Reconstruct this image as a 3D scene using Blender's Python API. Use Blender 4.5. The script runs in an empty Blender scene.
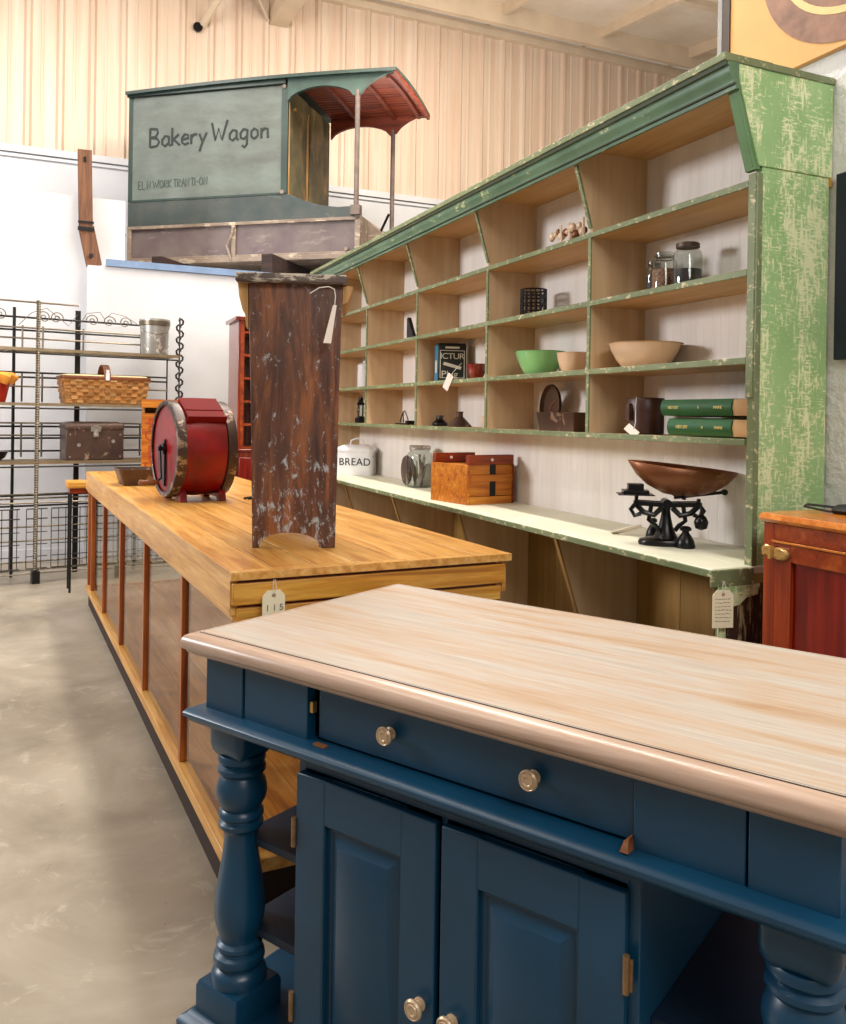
import bpy, bmesh, math, random
from math import sin, cos, pi, radians, sqrt
from mathutils import Vector, Matrix
random.seed(7)
scene = bpy.context.scene
COL = scene.collection

# ------------------------------------------------------------------ mesh helper
class B:
    def __init__(s): s.bm = bmesh.new()
    def poly(s, vs, faces):
        v = [s.bm.verts.new(p) for p in vs]
        for f in faces:
            try: s.bm.faces.new([v[i] for i in f])
            except ValueError: pass
        return v
    def box(s, x0, x1, y0, y1, z0, z1, m=None):
        ps = [(x, y, z) for z in (z0, z1) for x, y in ((x0, y0), (x1, y0), (x1, y1), (x0, y1))]
        if m is not None: ps = [m @ Vector(p) for p in ps]
        s.poly(ps, [(3,2,1,0),(4,5,6,7),(0,1,5,4),(1,2,6,5),(2,3,7,6),(3,0,4,7)])
        return s
    def bar(s, a, b, w, h, upv=(0,0,1)):
        a = Vector(a); b = Vector(b); d = (b-a); L = d.length; d.normalize()
        u = Vector(upv); x = d.cross(u)
        if x.length < 1e-4: x = d.cross(Vector((0,1,0)))
        x.normalize(); z = x.cross(d)
        m = Matrix.Translation(a) @ Matrix((x, d, z)).transposed().to_4x4()
        return s.box(-w/2, w/2, 0, L, -h/2, h/2, m)
    def prism(s, pts, axis, a0, a1):
        """pts 2-D outline; axis 0: (y,z) along x; 1: (x,z) along y; 2: (x,y) along z"""
        def P(p, a):
            return {0:(a, p[0], p[1]), 1:(p[0], a, p[1]), 2:(p[0], p[1], a)}[axis]
        n = len(pts)
        vs = [P(p, a0) for p in pts] + [P(p, a1) for p in pts]
        fs = [tuple(range(n))[::-1], tuple(range(n, 2*n))] + [(i, (i+1) % n, n+(i+1) % n, n+i) for i in range(n)]
        s.poly(vs, fs); return s
    def rings(s, rings, cap0=True, cap1=True, close=True):
        vr = [[s.bm.verts.new(p) for p in r] for r in rings]
        n = len(vr[0])
        for a, b in zip(vr, vr[1:]):
            for i in range(n if close else n-1):
                j = (i+1) % n
                try: s.bm.faces.new((a[i], a[j], b[j], b[i]))
                except ValueError: pass
        if cap0: s.bm.faces.new(vr[0][::-1])
        if cap1: s.bm.faces.new(vr[-1])
        return s
    def lathe(s, prof, c=(0,0,0), axis='z', seg=28, sx=1, sy=1, cap0=True, cap1=True, m=None):
        rs = []
        for r, h in prof:
            ring = []
            for i in range(seg):
                t = 2*pi*i/seg; a = r*cos(t)*sx; b = r*sin(t)*sy
                p = {'z':(a, b, h), 'x':(h, a, b), 'y':(b, h, a)}[axis]
                p = Vector(p)
                if m is not None: p = m @ p
                ring.append(p + Vector(c))
            rs.append(ring)
        return s.rings(rs, cap0, cap1)
    def tube(s, pts, r, seg=8, closed=False):
        P = [Vector(p) for p in pts]; n = len(P); rs = []; prev = None
        for i in range(n):
            if closed: t = P[(i+1) % n]-P[i-1]
            else: t = P[min(i+1, n-1)]-P[max(i-1, 0)]
            t.normalize()
            if prev is None:
                q = Vector((0,0,1)) if abs(t.z) < .9 else Vector((1,0,0))
                x = t.cross(q).normalized()
            else:
                x = prev - t*prev.dot(t)
                x = x.normalized() if x.length > 1e-6 else t.orthogonal().normalized()
            prev = x; y = t.cross(x); rr = r[i] if isinstance(r, (list, tuple)) else r
            rs.append([P[i]+(x*cos(2*pi*k/seg)+y*sin(2*pi*k/seg))*rr for k in range(seg)])
        if closed: rs.append(rs[0]); return s.rings(rs, False, False)
        return s.rings(rs)
    def rrect(s, prof, L, W, cr=0.0, seg=4, x0=0, y0=0, cap0=True, cap1=True):
        """stack of inset rectangles: prof = [(inset, z)]"""
        rs = []
        for ins, z in prof:
            ring = []
            r = max(cr-ins, 0.0005) if cr else 0
            for cx, cy, a0 in ((L-ins-r, W-ins-r, 0), (ins+r, W-ins-r, 90), (ins+r, ins+r, 180), (L-ins-r, ins+r, 270)):
                if cr:
                    for k in range(seg+1):
                        a = radians(a0+90*k/seg); ring.append((x0+cx+r*cos(a), y0+cy+r*sin(a), z))
                else: ring.append((x0+cx, y0+cy, z))
            rs.append(ring)
        return s.rings(rs, cap0, cap1)

def finish(bm, name, sharp=38):
    bmesh.ops.remove_doubles(bm, verts=bm.verts, dist=1e-6)
    bmesh.ops.recalc_face_normals(bm, faces=bm.faces)
    me = bpy.data.meshes.new(name); bm.to_mesh(me); bm.free()
    for p in me.polygons: p.use_smooth = True
    me.set_sharp_from_angle(angle=radians(sharp))
    return me
def obj(name, b, mat, parent=None, bevel=0, solid=0, subd=0, loc=(0,0,0), rot=(0,0,0), label=None):
    me = finish(b.bm, name)
    o = bpy.data.objects.new(name, me); COL.objects.link(o)
    o.location = loc; o.rotation_euler = rot
    if mat: me.materials.append(mat)
    if parent: o.parent = parent
    if solid:
        m = o.modifiers.new('solid', 'SOLIDIFY'); m.thickness = solid; m.offset = 0
    if subd:
        m = o.modifiers.new('sub', 'SUBSURF'); m.levels = m.render_levels = subd
    if bevel:
        m = o.modifiers.new('bevel', 'BEVEL'); m.width = bevel; m.segments = 2; m.limit_method = 'ANGLE'; m.angle_limit = radians(40)
    if label: o['label'] = label
    return o
def thing(name, label, cat, loc=(0,0,0), rz=0, group=None, rot=None):
    o = bpy.data.objects.new(name, None); COL.objects.link(o); o.empty_display_size = .1
    o.location = loc; o.rotation_euler = rot or (0,0,radians(rz))
    o['label'] = label; o['category'] = cat
    if group: o['group'] = group
    return o
def tag(o, label, cat, group=None):
    o['label'] = label; o['category'] = cat
    if group: o['group'] = group
    return o
def struct(name, b, mat, **k):
    o = obj(name, b, mat, **k); o['kind'] = 'structure'; return o
def text_mesh(name, body, size, mat, parent, loc, rot, depth=.0006, spacing=1.0, shear=0, align='CENTER'):
    cu = bpy.data.curves.new('t', 'FONT'); cu.body = body; cu.size = size; cu.extrude = depth
    cu.align_x = align; cu.align_y = 'CENTER'; cu.space_character = spacing; cu.shear = shear
    t = bpy.data.objects.new('t', cu); COL.objects.link(t)
    dg = bpy.context.evaluated_depsgraph_get(); dg.update()
    me = bpy.data.meshes.new_from_object(t.evaluated_get(dg))
    bpy.data.objects.remove(t); bpy.data.curves.remove(cu)
    o = bpy.data.objects.new(name, me); COL.objects.link(o); me.materials.clear(); me.materials.append(mat)
    o.parent = parent; o.location = loc; o.rotation_euler = rot
    return o

# ------------------------------------------------------------------ materials
def lin(h):
    h = h.lstrip('#'); c = [int(h[i:i+2], 16)/255 for i in (0,2,4)]
    return tuple((x/12.92 if x <= .04045 else ((x+.055)/1.055)**2.4) for x in c)+(1,)
class N:
    def __init__(s, name, rough=.5, metal=0, spec=.5):
        s.m = bpy.data.materials.new(name); s.m.use_nodes = True; s.t = s.m.node_tree
        s.p = s.t.nodes['Principled BSDF']; s.p.inputs['Roughness'].default_value = rough
        s.p.inputs['Metallic'].default_value = metal; s.p.inputs['Specular IOR Level'].default_value = spec
        s.tc = s.t.nodes.new('ShaderNodeTexCoord')
    def n(s, ty, **kw):
        x = s.t.nodes.new(ty)
        for k, v in kw.items():
            if hasattr(x, k): setattr(x, k, v)
        return x
    def l(s, a, b): s.t.links.new(a, b)
    def mapv(s, scale=(1,1,1), loc=(0,0,0), rot=(0,0,0), src=None):
        mp = s.n('ShaderNodeMapping'); mp.inputs['Scale'].default_value = scale
        mp.inputs['Location'].default_value = loc; mp.inputs['Rotation'].default_value = rot
        s.l(src or s.tc.outputs['Object'], mp.inputs['Vector']); return mp.outputs['Vector']
    def noise(s, vec, scale=5, detail=4, rough=.55, dist=0):
        x = s.n('ShaderNodeTexNoise'); x.inputs['Scale'].default_value = scale; x.inputs['Detail'].default_value = detail
        x.inputs['Roughness'].default_value = rough; x.inputs['Distortion'].default_value = dist
        s.l(vec, x.inputs['Vector']); return x.outputs['Fac']
    def ramp(s, fac, stops, interp='LINEAR'):
        r = s.n('ShaderNodeValToRGB'); r.color_ramp.interpolation = interp
        e = r.color_ramp.elements
        while len(e) > 1: e.remove(e[-1])
        e[0].position = stops[0][0]; e[0].color = stops[0][1]
        for p, c in stops[1:]:
            q = e.new(p); q.color = c
        s.l(fac, r.inputs['Fac']); return r.outputs['Color']
    def mix(s, fac, a, b, mode='MIX'):
        x = s.n('ShaderNodeMix'); x.data_type = 'RGBA'; x.blend_type = mode
        for sock, v in ((x.inputs[0], fac), (x.inputs[6], a), (x.inputs[7], b)):
            if isinstance(v, (int, float)): sock.default_value = v
            elif isinstance(v, tuple): sock.default_value = v
            else: s.l(v, sock)
        return x.outputs[2]
    def bump(s, h, strength=.3, dist=.01):
        x = s.n('ShaderNodeBump'); x.inputs['Strength'].default_value = strength; x.inputs['Distance'].default_value = dist
        s.l(h, x.inputs['Height']); s.l(x.outputs['Normal'], s.p.inputs['Normal'])
    def color(s, c):
        if isinstance(c, tuple): s.p.inputs['Base Color'].default_value = c
        else: s.l(c, s.p.inputs['Base Color'])
        return s.m
W1 = (1,1,1,1); K0 = (0,0,0,1)
def plain(name, hexc, rough=.5, metal=0, var=.12, scale=9, spec=.5, bump=0, coat=0):
    n = N(name, rough, metal, spec); v = n.mapv()
    f = n.noise(v, scale, 4)
    c = lin(hexc); a = tuple(x*(1-var) for x in c[:3])+(1,); b = tuple(min(1, x*(1+var)) for x in c[:3])+(1,)
    n.color(n.ramp(f, [(.3, a), (.7, b)]))
    if bump: n.bump(n.noise(v, scale*4, 3), bump, .004)
    if coat: n.p.inputs['Coat Weight'].default_value = coat; n.p.inputs['Coat Roughness'].default_value = .15
    return n.m
def wood(name, dark, mid, light, axis='x', rough=.45, scale=1.0, island=.35, knots=False, coat=0, spec=.4, stains=None):
    n = N(name, rough, 0, spec)
    st = {'x':(.07,1,1), 'y':(1,.07,1), 'z':(1,1,.07)}[axis]
    geo = n.n('ShaderNodeNewGeometry')
    off = n.n('ShaderNodeVectorMath'); off.operation = 'SCALE'
    cmb = n.n('ShaderNodeCombineXYZ')
    for i in range(3): n.l(geo.outputs['Random Per Island'], cmb.inputs[i])
    n.l(cmb.outputs[0], off.inputs[0]); off.inputs['Scale'].default_value = 7.3
    add = n.n('ShaderNodeVectorMath'); add.operation = 'ADD'; n.l(n.tc.outputs['Object'], add.inputs[0]); n.l(off.outputs[0], add.inputs[1])
    v = n.mapv(tuple(a*scale for a in st), src=add.outputs[0])
    g1 = n.noise(v, 22, 6, .6, .8); g2 = n.noise(v, 70, 4, .6, .2)
    col = n.ramp(g1, [(.28, lin(dark)), (.48, lin(mid)), (.72, lin(light))])
    col = n.mix(n.ramp(g2, [(.35, (.42,.42,.42,1)), (.6, K0)]), col, lin(dark))
    hv = n.ramp(geo.outputs['Random Per Island'], [(0, (1-island,)*3+(1,)), (1, W1)])
    col = n.mix(1.0, col, hv, 'MULTIPLY')
    if knots:
        vo = n.n('ShaderNodeTexVoronoi'); vo.inputs['Scale'].default_value = 5.5
        kst = {'x':(.45,1,1), 'y':(1,.45,1), 'z':(1,1,.45)}[axis]
        n.l(n.mapv(kst, src=add.outputs[0]), vo.inputs['Vector'])
        col = n.mix(n.ramp(vo.outputs['Distance'], [(.05, (.8,.8,.8,1)), (.13, K0)]), col, lin(dark))
    if stains:
        sv = n.noise(n.mapv(), 6, 6, .65)
        col = n.mix(n.ramp(sv, [(.5, K0), (.66, (.8,.8,.8,1))]), col, lin(stains))
    n.color(col); n.bump(g2, .12, .002)
    if coat: n.p.inputs['Coat Weight'].default_value = coat; n.p.inputs['Coat Roughness'].default_value = .2
    return n.m
def distressed(name, paint, paint2, under, amt=.55, st=(1,1,1), rough=.5, scale=12, edge=.04, metal=0):
    n = N(name, rough, metal); v = n.mapv(st)
    base = n.ramp(n.noise(n.mapv(), 4, 3), [(.3, lin(paint)), (.7, lin(paint2))])
    f = n.noise(v, scale, 8, .7, .3)
    m = n.ramp(f, [(amt, K0), (amt+edge, W1)])
    n.color(n.mix(m, base, lin(under))); n.bump(f, .2, .003); return n.m

M = {}
# bleached island top
n = N('bleached_wood', .42)
v = n.mapv((.9, 8, 8)); g = n.noise(v, 1.7, 6, .62, .4); g2 = n.noise(n.mapv((2.2, 60, 60)), 2.5, 4, .6)
c = n.ramp(g, [(.28, lin('aa8868')), (.42, lin('bda994')), (.54, lin('bfb8ae')), (.68, lin('b2aca4')), (.8, lin('b89c7a'))])
c = n.mix(n.ramp(g2, [(.42, (.35,.35,.35,1)), (.6, K0)]), c, lin('b08d70'))
n.color(c); n.bump(g2, .08, .002); M['bleach'] = n.m
n = N('navy_paint', .34); v = n.mapv()
c = n.ramp(n.noise(v, 3, 3), [(.3, lin('0a344c')), (.7, lin('0e4462'))])
f = n.noise(v, 90, 5, .7); n.color(n.mix(n.ramp(f, [(.78, K0), (.8, W1)]), c, lin('8a8f90'))); M['navy'] = n.m
M['bleach_edge'] = wood('bleached_edge_wood', '9a7c68', 'bca08c', 'cdb6a4', 'x', .32, 1, 0, coat=.2)
M['hinge'] = plain('dull_brass_hinge', '8a6c4c', .4, .6, .3, 40)
M['navy_shaded'] = plain('navy_paint_in_shade', '0b2236', .5)  # shade on the side shelves put into a darker navy
M['knob'] = distressed('aged_brass', 'cdb394', 'b79a78', '6d5844', .6, rough=.35, scale=60)
for k in ('knob',): M[k].node_tree.nodes['Principled BSDF'].inputs['Metallic'].default_value = .35
M['honey_y'] = wood('honey_oak_long', 'b0702a', 'e0a450', 'f2c67c', 'y', .33, 1, .22, coat=.25)
M['honey_x'] = wood('honey_oak_cross', '9a5a1a', 'dc9a38', 'f2c05e', 'x', .35, 1, .15, coat=.2)
M['honey_z'] = wood('honey_oak_post', '7a3410', 'ad5a20', 'cf7f34', 'z', .35, 1, .2, coat=.2)
M['knotty'] = wood('knotty_pine_floor', '8a4a14', 'd58a34', 'eeb462', 'y', .4, .8, .25, knots=True)
M['darkplinth'] = plain('dark_plinth', '2a160c', .7)
# old dark bench wood
n = N('dark_worn_wood', .42)
v = n.mapv((1,1,.12)); g = n.noise(v, 26, 7, .65, .9)
c = n.ramp(g, [(.3, lin('30190f')), (.48, lin('613720')), (.66, lin('94582e'))])
big = n.noise(n.mapv((1,1,.6)), 5, 3); c = n.mix(n.ramp(big, [(.4, K0), (.75, (.6,.6,.6,1))]), c, lin('4a3a34'))
f1 = n.noise(n.mapv((1,1,.5)), 38, 8, .8, .5); sep = n.n('ShaderNodeSeparateXYZ'); n.l(n.tc.outputs['Object'], sep.inputs[0])
mr = n.n('ShaderNodeMapRange'); n.l(sep.outputs[2], mr.inputs[0]); mr.inputs[1].default_value = 0; mr.inputs[2].default_value = .45; mr.inputs[3].default_value = .07; mr.inputs[4].default_value = 0
ad = n.n('ShaderNodeMath'); ad.operation = 'ADD'; n.l(f1, ad.inputs[0]); n.l(mr.outputs[0], ad.inputs[1])
c = n.mix(n.ramp(ad.outputs[0], [(.585, K0), (.645, W1)]), c, lin('a9b0b4'))
n.color(c); n.bump(g, .25, .003); M['bench'] = n.m
M['bench_top'] = distressed('worn_bench_top', '5a4a42', '43342c', 'b5aa98', .5, (.3,1,1), .6, 30)
M['oldlight'] = wood('old_light_wood', '8a6434', 'b98a50', 'd8ac70', 'z', .6)
# reds
n = N('red_churn_paint', .36, 0, .3); v = n.mapv()
c = n.ramp(n.noise(v, 5, 5, .6), [(.3, lin('520406')), (.6, lin('860709')), (.8, lin('980f0e'))]); n.color(c)
n.p.inputs['Coat Weight'].default_value = .15; n.p.inputs['Coat Roughness'].default_value = .25; M['red'] = n.m
M['redmatte'] = plain('red_hatch_paint', '6c0608', .7, 0, .15, 6, .15)
M['iron_band'] = distressed('iron_band', '4e3a32', '2c1e1a', '94806e', .54, rough=.4, scale=14, metal=.3)
M['black_iron'] = plain('black_cast_iron', '0e0d0e', .3, .4, .3)
M['grip'] = wood('grip_wood', '5a2f18', '8a5230', 'b07a4a', 'x', .4)
M['tin_dark'] = distressed('rusty_tin', '5c463a', '42302a', '9a8270', .6, rough=.45, scale=10, metal=.4)
M['galv'] = distressed('galvanised_steel', 'a5a39c', '8f8c86', 'd8d4cb', .55, rough=.35, scale=12, metal=.55)
# greens
n = N('green_scraped_paint', .55)
v1 = n.mapv((1,2.4,.5)); v2 = n.mapv((1,9,1.2)); v3 = n.mapv((1,.9,5))
a = n.noise(v1, 5.5, 3, .6); b = n.noise(n.mapv((5,5,18)), 6, 5, .72); d = n.noise(n.mapv((16,16,3)), 5, 5, .7)
mm = n.n('ShaderNodeMath'); mm.operation = 'MAXIMUM'; n.l(b, mm.inputs[0]); n.l(d, mm.inputs[1])
ad = n.n('ShaderNodeMath'); ad.operation = 'MULTIPLY_ADD'; n.l(a, ad.inputs[0]); ad.inputs[1].default_value = .55; n.l(mm.outputs[0], ad.inputs[2])
base = n.ramp(n.noise(n.mapv(), 3, 3), [(.3, lin('8bb173')), (.7, lin('a4c68a'))])
n.color(n.mix(n.ramp(ad.outputs[0], [(.79, K0), (.87, (.9,.9,.9,1))]), base, lin('e4e6b8'))); n.bump(b, .15, .003); M['green_end'] = n.m
M['green_edge'] = distressed('green_edge_paint', '626e4a', '7c8760', 'd2c49c', .56, (1,.6,1), .5, 45, .08)
M['green_dark'] = distressed('green_cornice_paint', '46654a', '66886a', 'c4c896', .6, (1,.35,1), .38, 18)
M['green_top'] = distressed('pale_green_counter_paint', 'dedbc8', 'd0d2b8', 'ece6d6', .55, (1,.25,1), .5, 9, .15)
M['green_mid'] = distressed('green_stile_paint', '4c7242', '5f8852', 'c4c896', .62, (1,.6,1), .5, 30, .06)
M['olive'] = plain('olive_shadow_bead', '2f3d22', .5)  # dark olive paints the shadow lines along the cornice
M['tan'] = wood('tan_painted_board', 'c0a078', 'cdb08a', 'd6bc98', 'z', .6, .5, .12)
M['tan_y'] = wood('tan_shelf_board', 'b89460', 'c8a674', 'd4b688', 'y', .6, .5, .1)
M['tan_low'] = wood('tan_kick_board', '8e6a34', '9f7a40', 'ae8a50', 'z', .5, .5, .2)
n = N('cream_bead_board', .55); v = n.mapv((1,1,.1))
n.color(n.ramp(n.noise(v, 12, 4), [(.3, lin('ded6cc')), (.7, lin('ebe5de'))]))
w = n.n('ShaderNodeTexWave'); w.bands_direction = 'Y'; w.inputs['Scale'].default_value = 6.5; n.l(n.tc.outputs['Object'], w.inputs['Vector'])
n.bump(n.ramp(w.outputs['Fac'], [(0, K0), (.08, W1)]), .4, .004); M['backboard'] = n.m
M['old_post'] = distressed('peeling_dark_post', '2c1a12', '4a2f1c', 'a89a72', .54, (1,1,.15), .7, 30)
# walls
n = N('white_stucco', .8); n.color(n.ramp(n.noise(n.mapv(), 3, 4), [(.3, lin('dcdbd9')), (.7, lin('e8e6e4'))])); n.bump(n.noise(n.mapv(), 28, 5, .6), .8, .02); M['stucco'] = n.m
n = N('white_wall_paint', .7); n.color(n.ramp(n.noise(n.mapv(), 1.2, 5), [(.3, lin('c4c4c6')), (.6, lin('d2d2d4'))])); M['white'] = n.m
n = N('cream_corrugated_steel', .5); v = n.mapv((3,1,.12)); n.color(n.ramp(n.noise(v, 3, 5, .6), [(.3, lin('cbae96')), (.5, lin('d2baa4')), (.7, lin('d9c7b4'))])); M['corr'] = n.m
n = N('cream_ceiling_panel', .6); n.color(n.ramp(n.noise(n.mapv(), .9, 6, .65), [(.3, lin('d4c2ac')), (.6, lin('e8dccb'))])); M['ceil'] = n.m
M['beam'] = plain('cream_painted_beam', 'd6c2a8', .5, 0, .08, 3)
n = N('stained_concrete', .38); v = n.mapv()
c = n.ramp(n.noise(v, 1.3, 9, .62, .6), [(.3, lin('766b5c')), (.5, lin('938877')), (.68, lin('aaa090'))])
c = n.mix(n.ramp(n.noise(v, 6, 8, .75, 1.2), [(.56, K0), (.74, (.6,.6,.6,1))]), c, lin('c6bcac'))
c = n.mix(n.ramp(n.noise(n.mapv((1,.4,1), (3,2,0)), 24, 5, .7), [(.66, K0), (.7, (.6,.6,.6,1))]), c, lin('6c5c48'))
n.color(c); n.bump(n.noise(v, 14, 6, .7), .12, .01)
rr = n.ramp(n.noise(v, 3, 4), [(.3, (.28,)*3+(1,)), (.7, (.5,)*3+(1,))]); n.l(rr, n.p.inputs['Roughness']); M['floor'] = n.m
# wagon
M['wagon_panel'] = distressed('faded_green_grey_panel', '4c504a', '586059', '6b766f', .42, (.4,1,1), .55, 3, .4)
M['wagon_green'] = distressed('dark_green_wagon_paint', '1c2c28', '2a3c34', 'b9b79c', .7, (.4,1,1), .45, 24)
M['wagon_teal'] = distressed('weathered_teal_board', '263434', '414540', '6f7468', .6, (.3,1,1), .5, 8, .2)
M['wagon_plum'] = distressed('weathered_plum_panel', '58484a', '6a5f5a', '988e82', .58, (.3,1,1), .5, 7, .2)
M['wagon_sill'] = distressed('worn_sill', '8a7a6a', '6a5a4e', 'c0b09a', .55, (.3,1,1), .5, 14, .1)
M['wagon_roofgreen'] = plain('sage_green_trim', '32483f', .5, 0, .25)
M['wagon_slats'] = wood('redbrown_slats', '42160a', '78301a', '924426', 'x', .5)
M['wagon_door'] = distressed('olive_door', '3b4030', '6a5c3a', 'b0925c', .5, (1,1,.4), .5, 5, .3)
M['wagon_post'] = plain('weathered_post', '65564e', .6, 0, .3, 12)
M['letter'] = plain('dark_lettering', '18201c', .7)
M['letter_faint'] = plain('faint_lettering', '3a463f', .7)
M['blue_steel'] = plain('blue_grey_steel', '6f86a6', .5, 0, .15)
M['sleeper'] = wood('dark_sleeper', '1a0e0a', '34201a', '4c3024', 'x', .7)
M['brown_timber'] = wood('brown_timber', '4a2c1c', '74492e', '946440', 'z', .6)
# icebox
M['icebox'] = wood('icebox_oak', '501204', '922e0a', 'b64c18', 'z', .3, .9, .1, coat=.5)
M['icebox_h'] = wood('icebox_oak_cross', '641804', 'a03c0c', 'c06024', 'y', .3, .9, .1, coat=.5)
M['icebox_top'] = wood('icebox_top_oak', 'a0500e', 'cc7420', 'e09038', 'y', .25, .9, .05, coat=.5)
M['icebox_panel'] = wood('icebox_red_panel', '4a0402', '7c0d06', '9a2410', 'z', .3, .9, .05, coat=.5)
M['redcab'] = wood('mahogany_cabinet', '3c0c06', '782414', '9a3c20', 'z', .25, .9, .1, coat=.6)
M['brass'] = plain('bright_brass', 'd0ac6c', .3, .75, .15)
# rack
M['rack'] = plain('aged_steel_rack', '6e6454', .35, .6, .25, 20)
M['rack_dark'] = plain('black_rack_steel', '16130f', .4, .3)
M['rack_brass'] = plain('dull_brass_rail', '9a8a6e', .3, .6, .2)
# small goods
M['wicker'] = wood('woven_splint', '8a4e20', 'c68a48', 'e8bc7c', 'x', .5, 1, .5)
M['wicker_dark'] = wood('dark_splint', '4c2412', '7a4020', '9c5c30', 'x', .5)
M['cream_cloth'] = plain('cream_cloth', 'e6cf9c', .8)
M['orange_cloth'] = plain('orange_cloth', 'f09a3a', .8, 0, .3)
M['redpot'] = plain('red_pot', 'a82412', .4)
M['cream'] = plain('cream_ironstone', 'dcc0a0', .3, 0, .06, coat=.4)
M['jade'] = plain('jadeite_glass', '80c480', .2, 0, .05, coat=.6)
M['redglass'] = plain('ruby_glass', '7a0408', .08, 0, .2, coat=.8)
M['enamel'] = plain('white_enamel', 'e6e6e8', .25, 0, .04, coat=.5)
M['enamel_rim'] = plain('grey_enamel_rim', 'a9a49a', .3)
M['ink'] = plain('black_ink', '1b1a1a', .6)
M['redink'] = plain('red_ink', 'b02a18', .6)
M['gold'] = plain('gilt_lettering', 'd6c67a', .4, .3)
M['whiteink'] = plain('white_ink', 'd6d6c6', .6)
M['tealtin'] = plain('teal_tin', '1f7ea6', .35, .1, .2)
M['blacktin'] = plain('black_tin', '15221f', .35, .1, .3)
M['bookgreen'] = plain('green_book_cloth', '0f5224', .45, 0, .15)
M['pages'] = plain('page_edges', 'c9a274', .8)
M['leather'] = distressed('dark_leather', '4a281a', '2e1810', '6e4630', .62, rough=.4)
M['copper'] = distressed('worn_copper', '8a5430', '6a3c22', 'b88a5a', .56, rough=.4, scale=6, edge=.2, metal=.4)
M['crate'] = wood('orange_pine_crate', '8a3c0a', 'c8741c', 'e09834', 'x', .4, 1, .2)
M['crate_dark'] = wood('red_stained_pine', '4a1206', '8c3210', 'a84c1c', 'x', .4)
M['tag'] = plain('manila_tag', 'f2e6c4', .8, 0, .05)
M['tagwhite'] = plain('white_tag', 'efe2d6', .8, 0, .04)
M['string'] = plain('white_string', 'd8d4cc', .9)
M['orange_paint'] = plain('orange_sign_paint', 'd6a05c', .5, 0, .1, 3)
M['brown_paint'] = plain('brown_sign_paint', '8a6450', .6, 0, .3, 14)
M['sign_cream'] = plain('cream_sign_paint', 'd8bc80', .6)
M['sign_frame'] = plain('dark_sign_frame', '3a2a20', .6)
M['greytrim'] = plain('grey_weathered_trim', '8d8a86', .6, 0, .2)
M['navy_pic'] = plain('navy_panel', '141c30', .4, 0, .25)
M['orangetrim'] = plain('ochre_trim', 'c89444', .6)
M['beans'] = plain('dark_beans', '241008', .5, 0, .9, 120)
M['buttons'] = plain('brown_buttons', '9a6a50', .5, 0, .9, 110)
M['pebbles'] = plain('black_white_buttons', '3a3638', .5, 0, .9, 120)
M['utensils'] = plain('pale_utensils', '8e8578', .4, .3, .3)
def glass(name, tint='ffffff', rough=0.0, boost=0.0, ior=1.45):
    n = N(name); t = n.t; out = [x for x in t.nodes if x.type == 'OUTPUT_MATERIAL'][0]
    tr = n.n('ShaderNodeBsdfTransparent'); tr.inputs[0].default_value = lin(tint)
    gl = n.n('ShaderNodeBsdfGlossy'); gl.inputs['Roughness'].default_value = rough
    fr = n.n('ShaderNodeFresnel'); fr.inputs['IOR'].default_value = ior
    sc = n.n('ShaderNodeMath'); sc.operation = 'MULTIPLY_ADD'; n.l(fr.outputs[0], sc.inputs[0]); sc.inputs[1].default_value = 1; sc.inputs[2].default_value = boost
    mx = n.n('ShaderNodeMixShader'); ge = n.n('ShaderNodeNewGeometry'); bf = n.n('ShaderNodeMath'); bf.operation = 'SUBTRACT'; bf.inputs[0].default_value = 1; n.l(ge.outputs['Backfacing'], bf.inputs[1]); mu = n.n('ShaderNodeMath'); mu.operation = 'MULTIPLY'; n.l(sc.outputs[0], mu.inputs[0]); n.l(bf.outputs[0], mu.inputs[1]); n.l(mu.outputs[0], mx.inputs[0]); n.l(tr.outputs[0], mx.inputs[1]); n.l(gl.outputs[0], mx.inputs[2])
    n.l(mx.outputs[0], out.inputs['Surface']); t.nodes.remove(n.p); return n.m
M['pane'] = glass('case_glass', 'f8f8f4', 0.03, 0, 2.1)
M['jarglass'] = glass('jar_glass', 'e2e6e2', 0.03, .04)

# ------------------------------------------------------------------ the setting
struct('floor', B().box(-4, 12, -1.5, 11.5, -.1, 0), M['floor'])
struct('wall_back', B().box(-4, 12, 11.3, 11.5, 0, 4.46), M['white'])
# corrugated upper wall
pts = []; x = -4
while x < 12:
    for dx, dy in ((0,0),(.05,0),(.08,.04),(.12,.04),(.15,0),(.235,0),(.245,.008),(.265,.008),(.275,0)):
        pts.append((x+dx, 11.3-dy))
    x += .36
pts += [(x, 11.3), (x, 11.42), (-4, 11.42)]
struct('wall_back_upper', B().prism(pts, 2, 4.58, 7.25), M['corr'])
b = B(); b.box(-4, 12, 11.24, 11.42, 4.5, 4.58); b.box(-4, 12, 11.27, 11.4, 4.45, 4.49); struct('trim_1', b, M['white'])
b = B(); b.box(-4, 12, 11.2, 11.3, 7.1, 7.24); struct('trim_2', b, M['beam'])
# roof deck falling toward the camera
G = .12
def zc(Y): return 7.45-G*(11.3-Y)
struct('ceiling', B().prism([(11.5, zc(11.5)), (-1.5, zc(-1.5)), (-1.5, zc(-1.5)+.08), (11.5, zc(11.5)+.08)], 0, -4, 12), M['ceil'])
k = 3
for X in (2.0, 3.6, 5.9, 7.6, 9.3, 11.0):
    b = B(); b.prism([(11.3, zc(11.3)-.16), (2, zc(2)-.16), (2, zc(2)), (11.3, zc(11.3))], 0, X, X+.06); struct('trim_%d' % k, b, M['beam']); k += 1
for Y in (10.85, 9.2, 7.4):
    b = B(); b.box(-4, 12, Y-.05, Y+.05, zc(Y)-.3 if Y > 10 else zc(Y)-.1, zc(Y)-.005); struct('trim_%d' % k, b, M['beam']); k += 1
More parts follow.
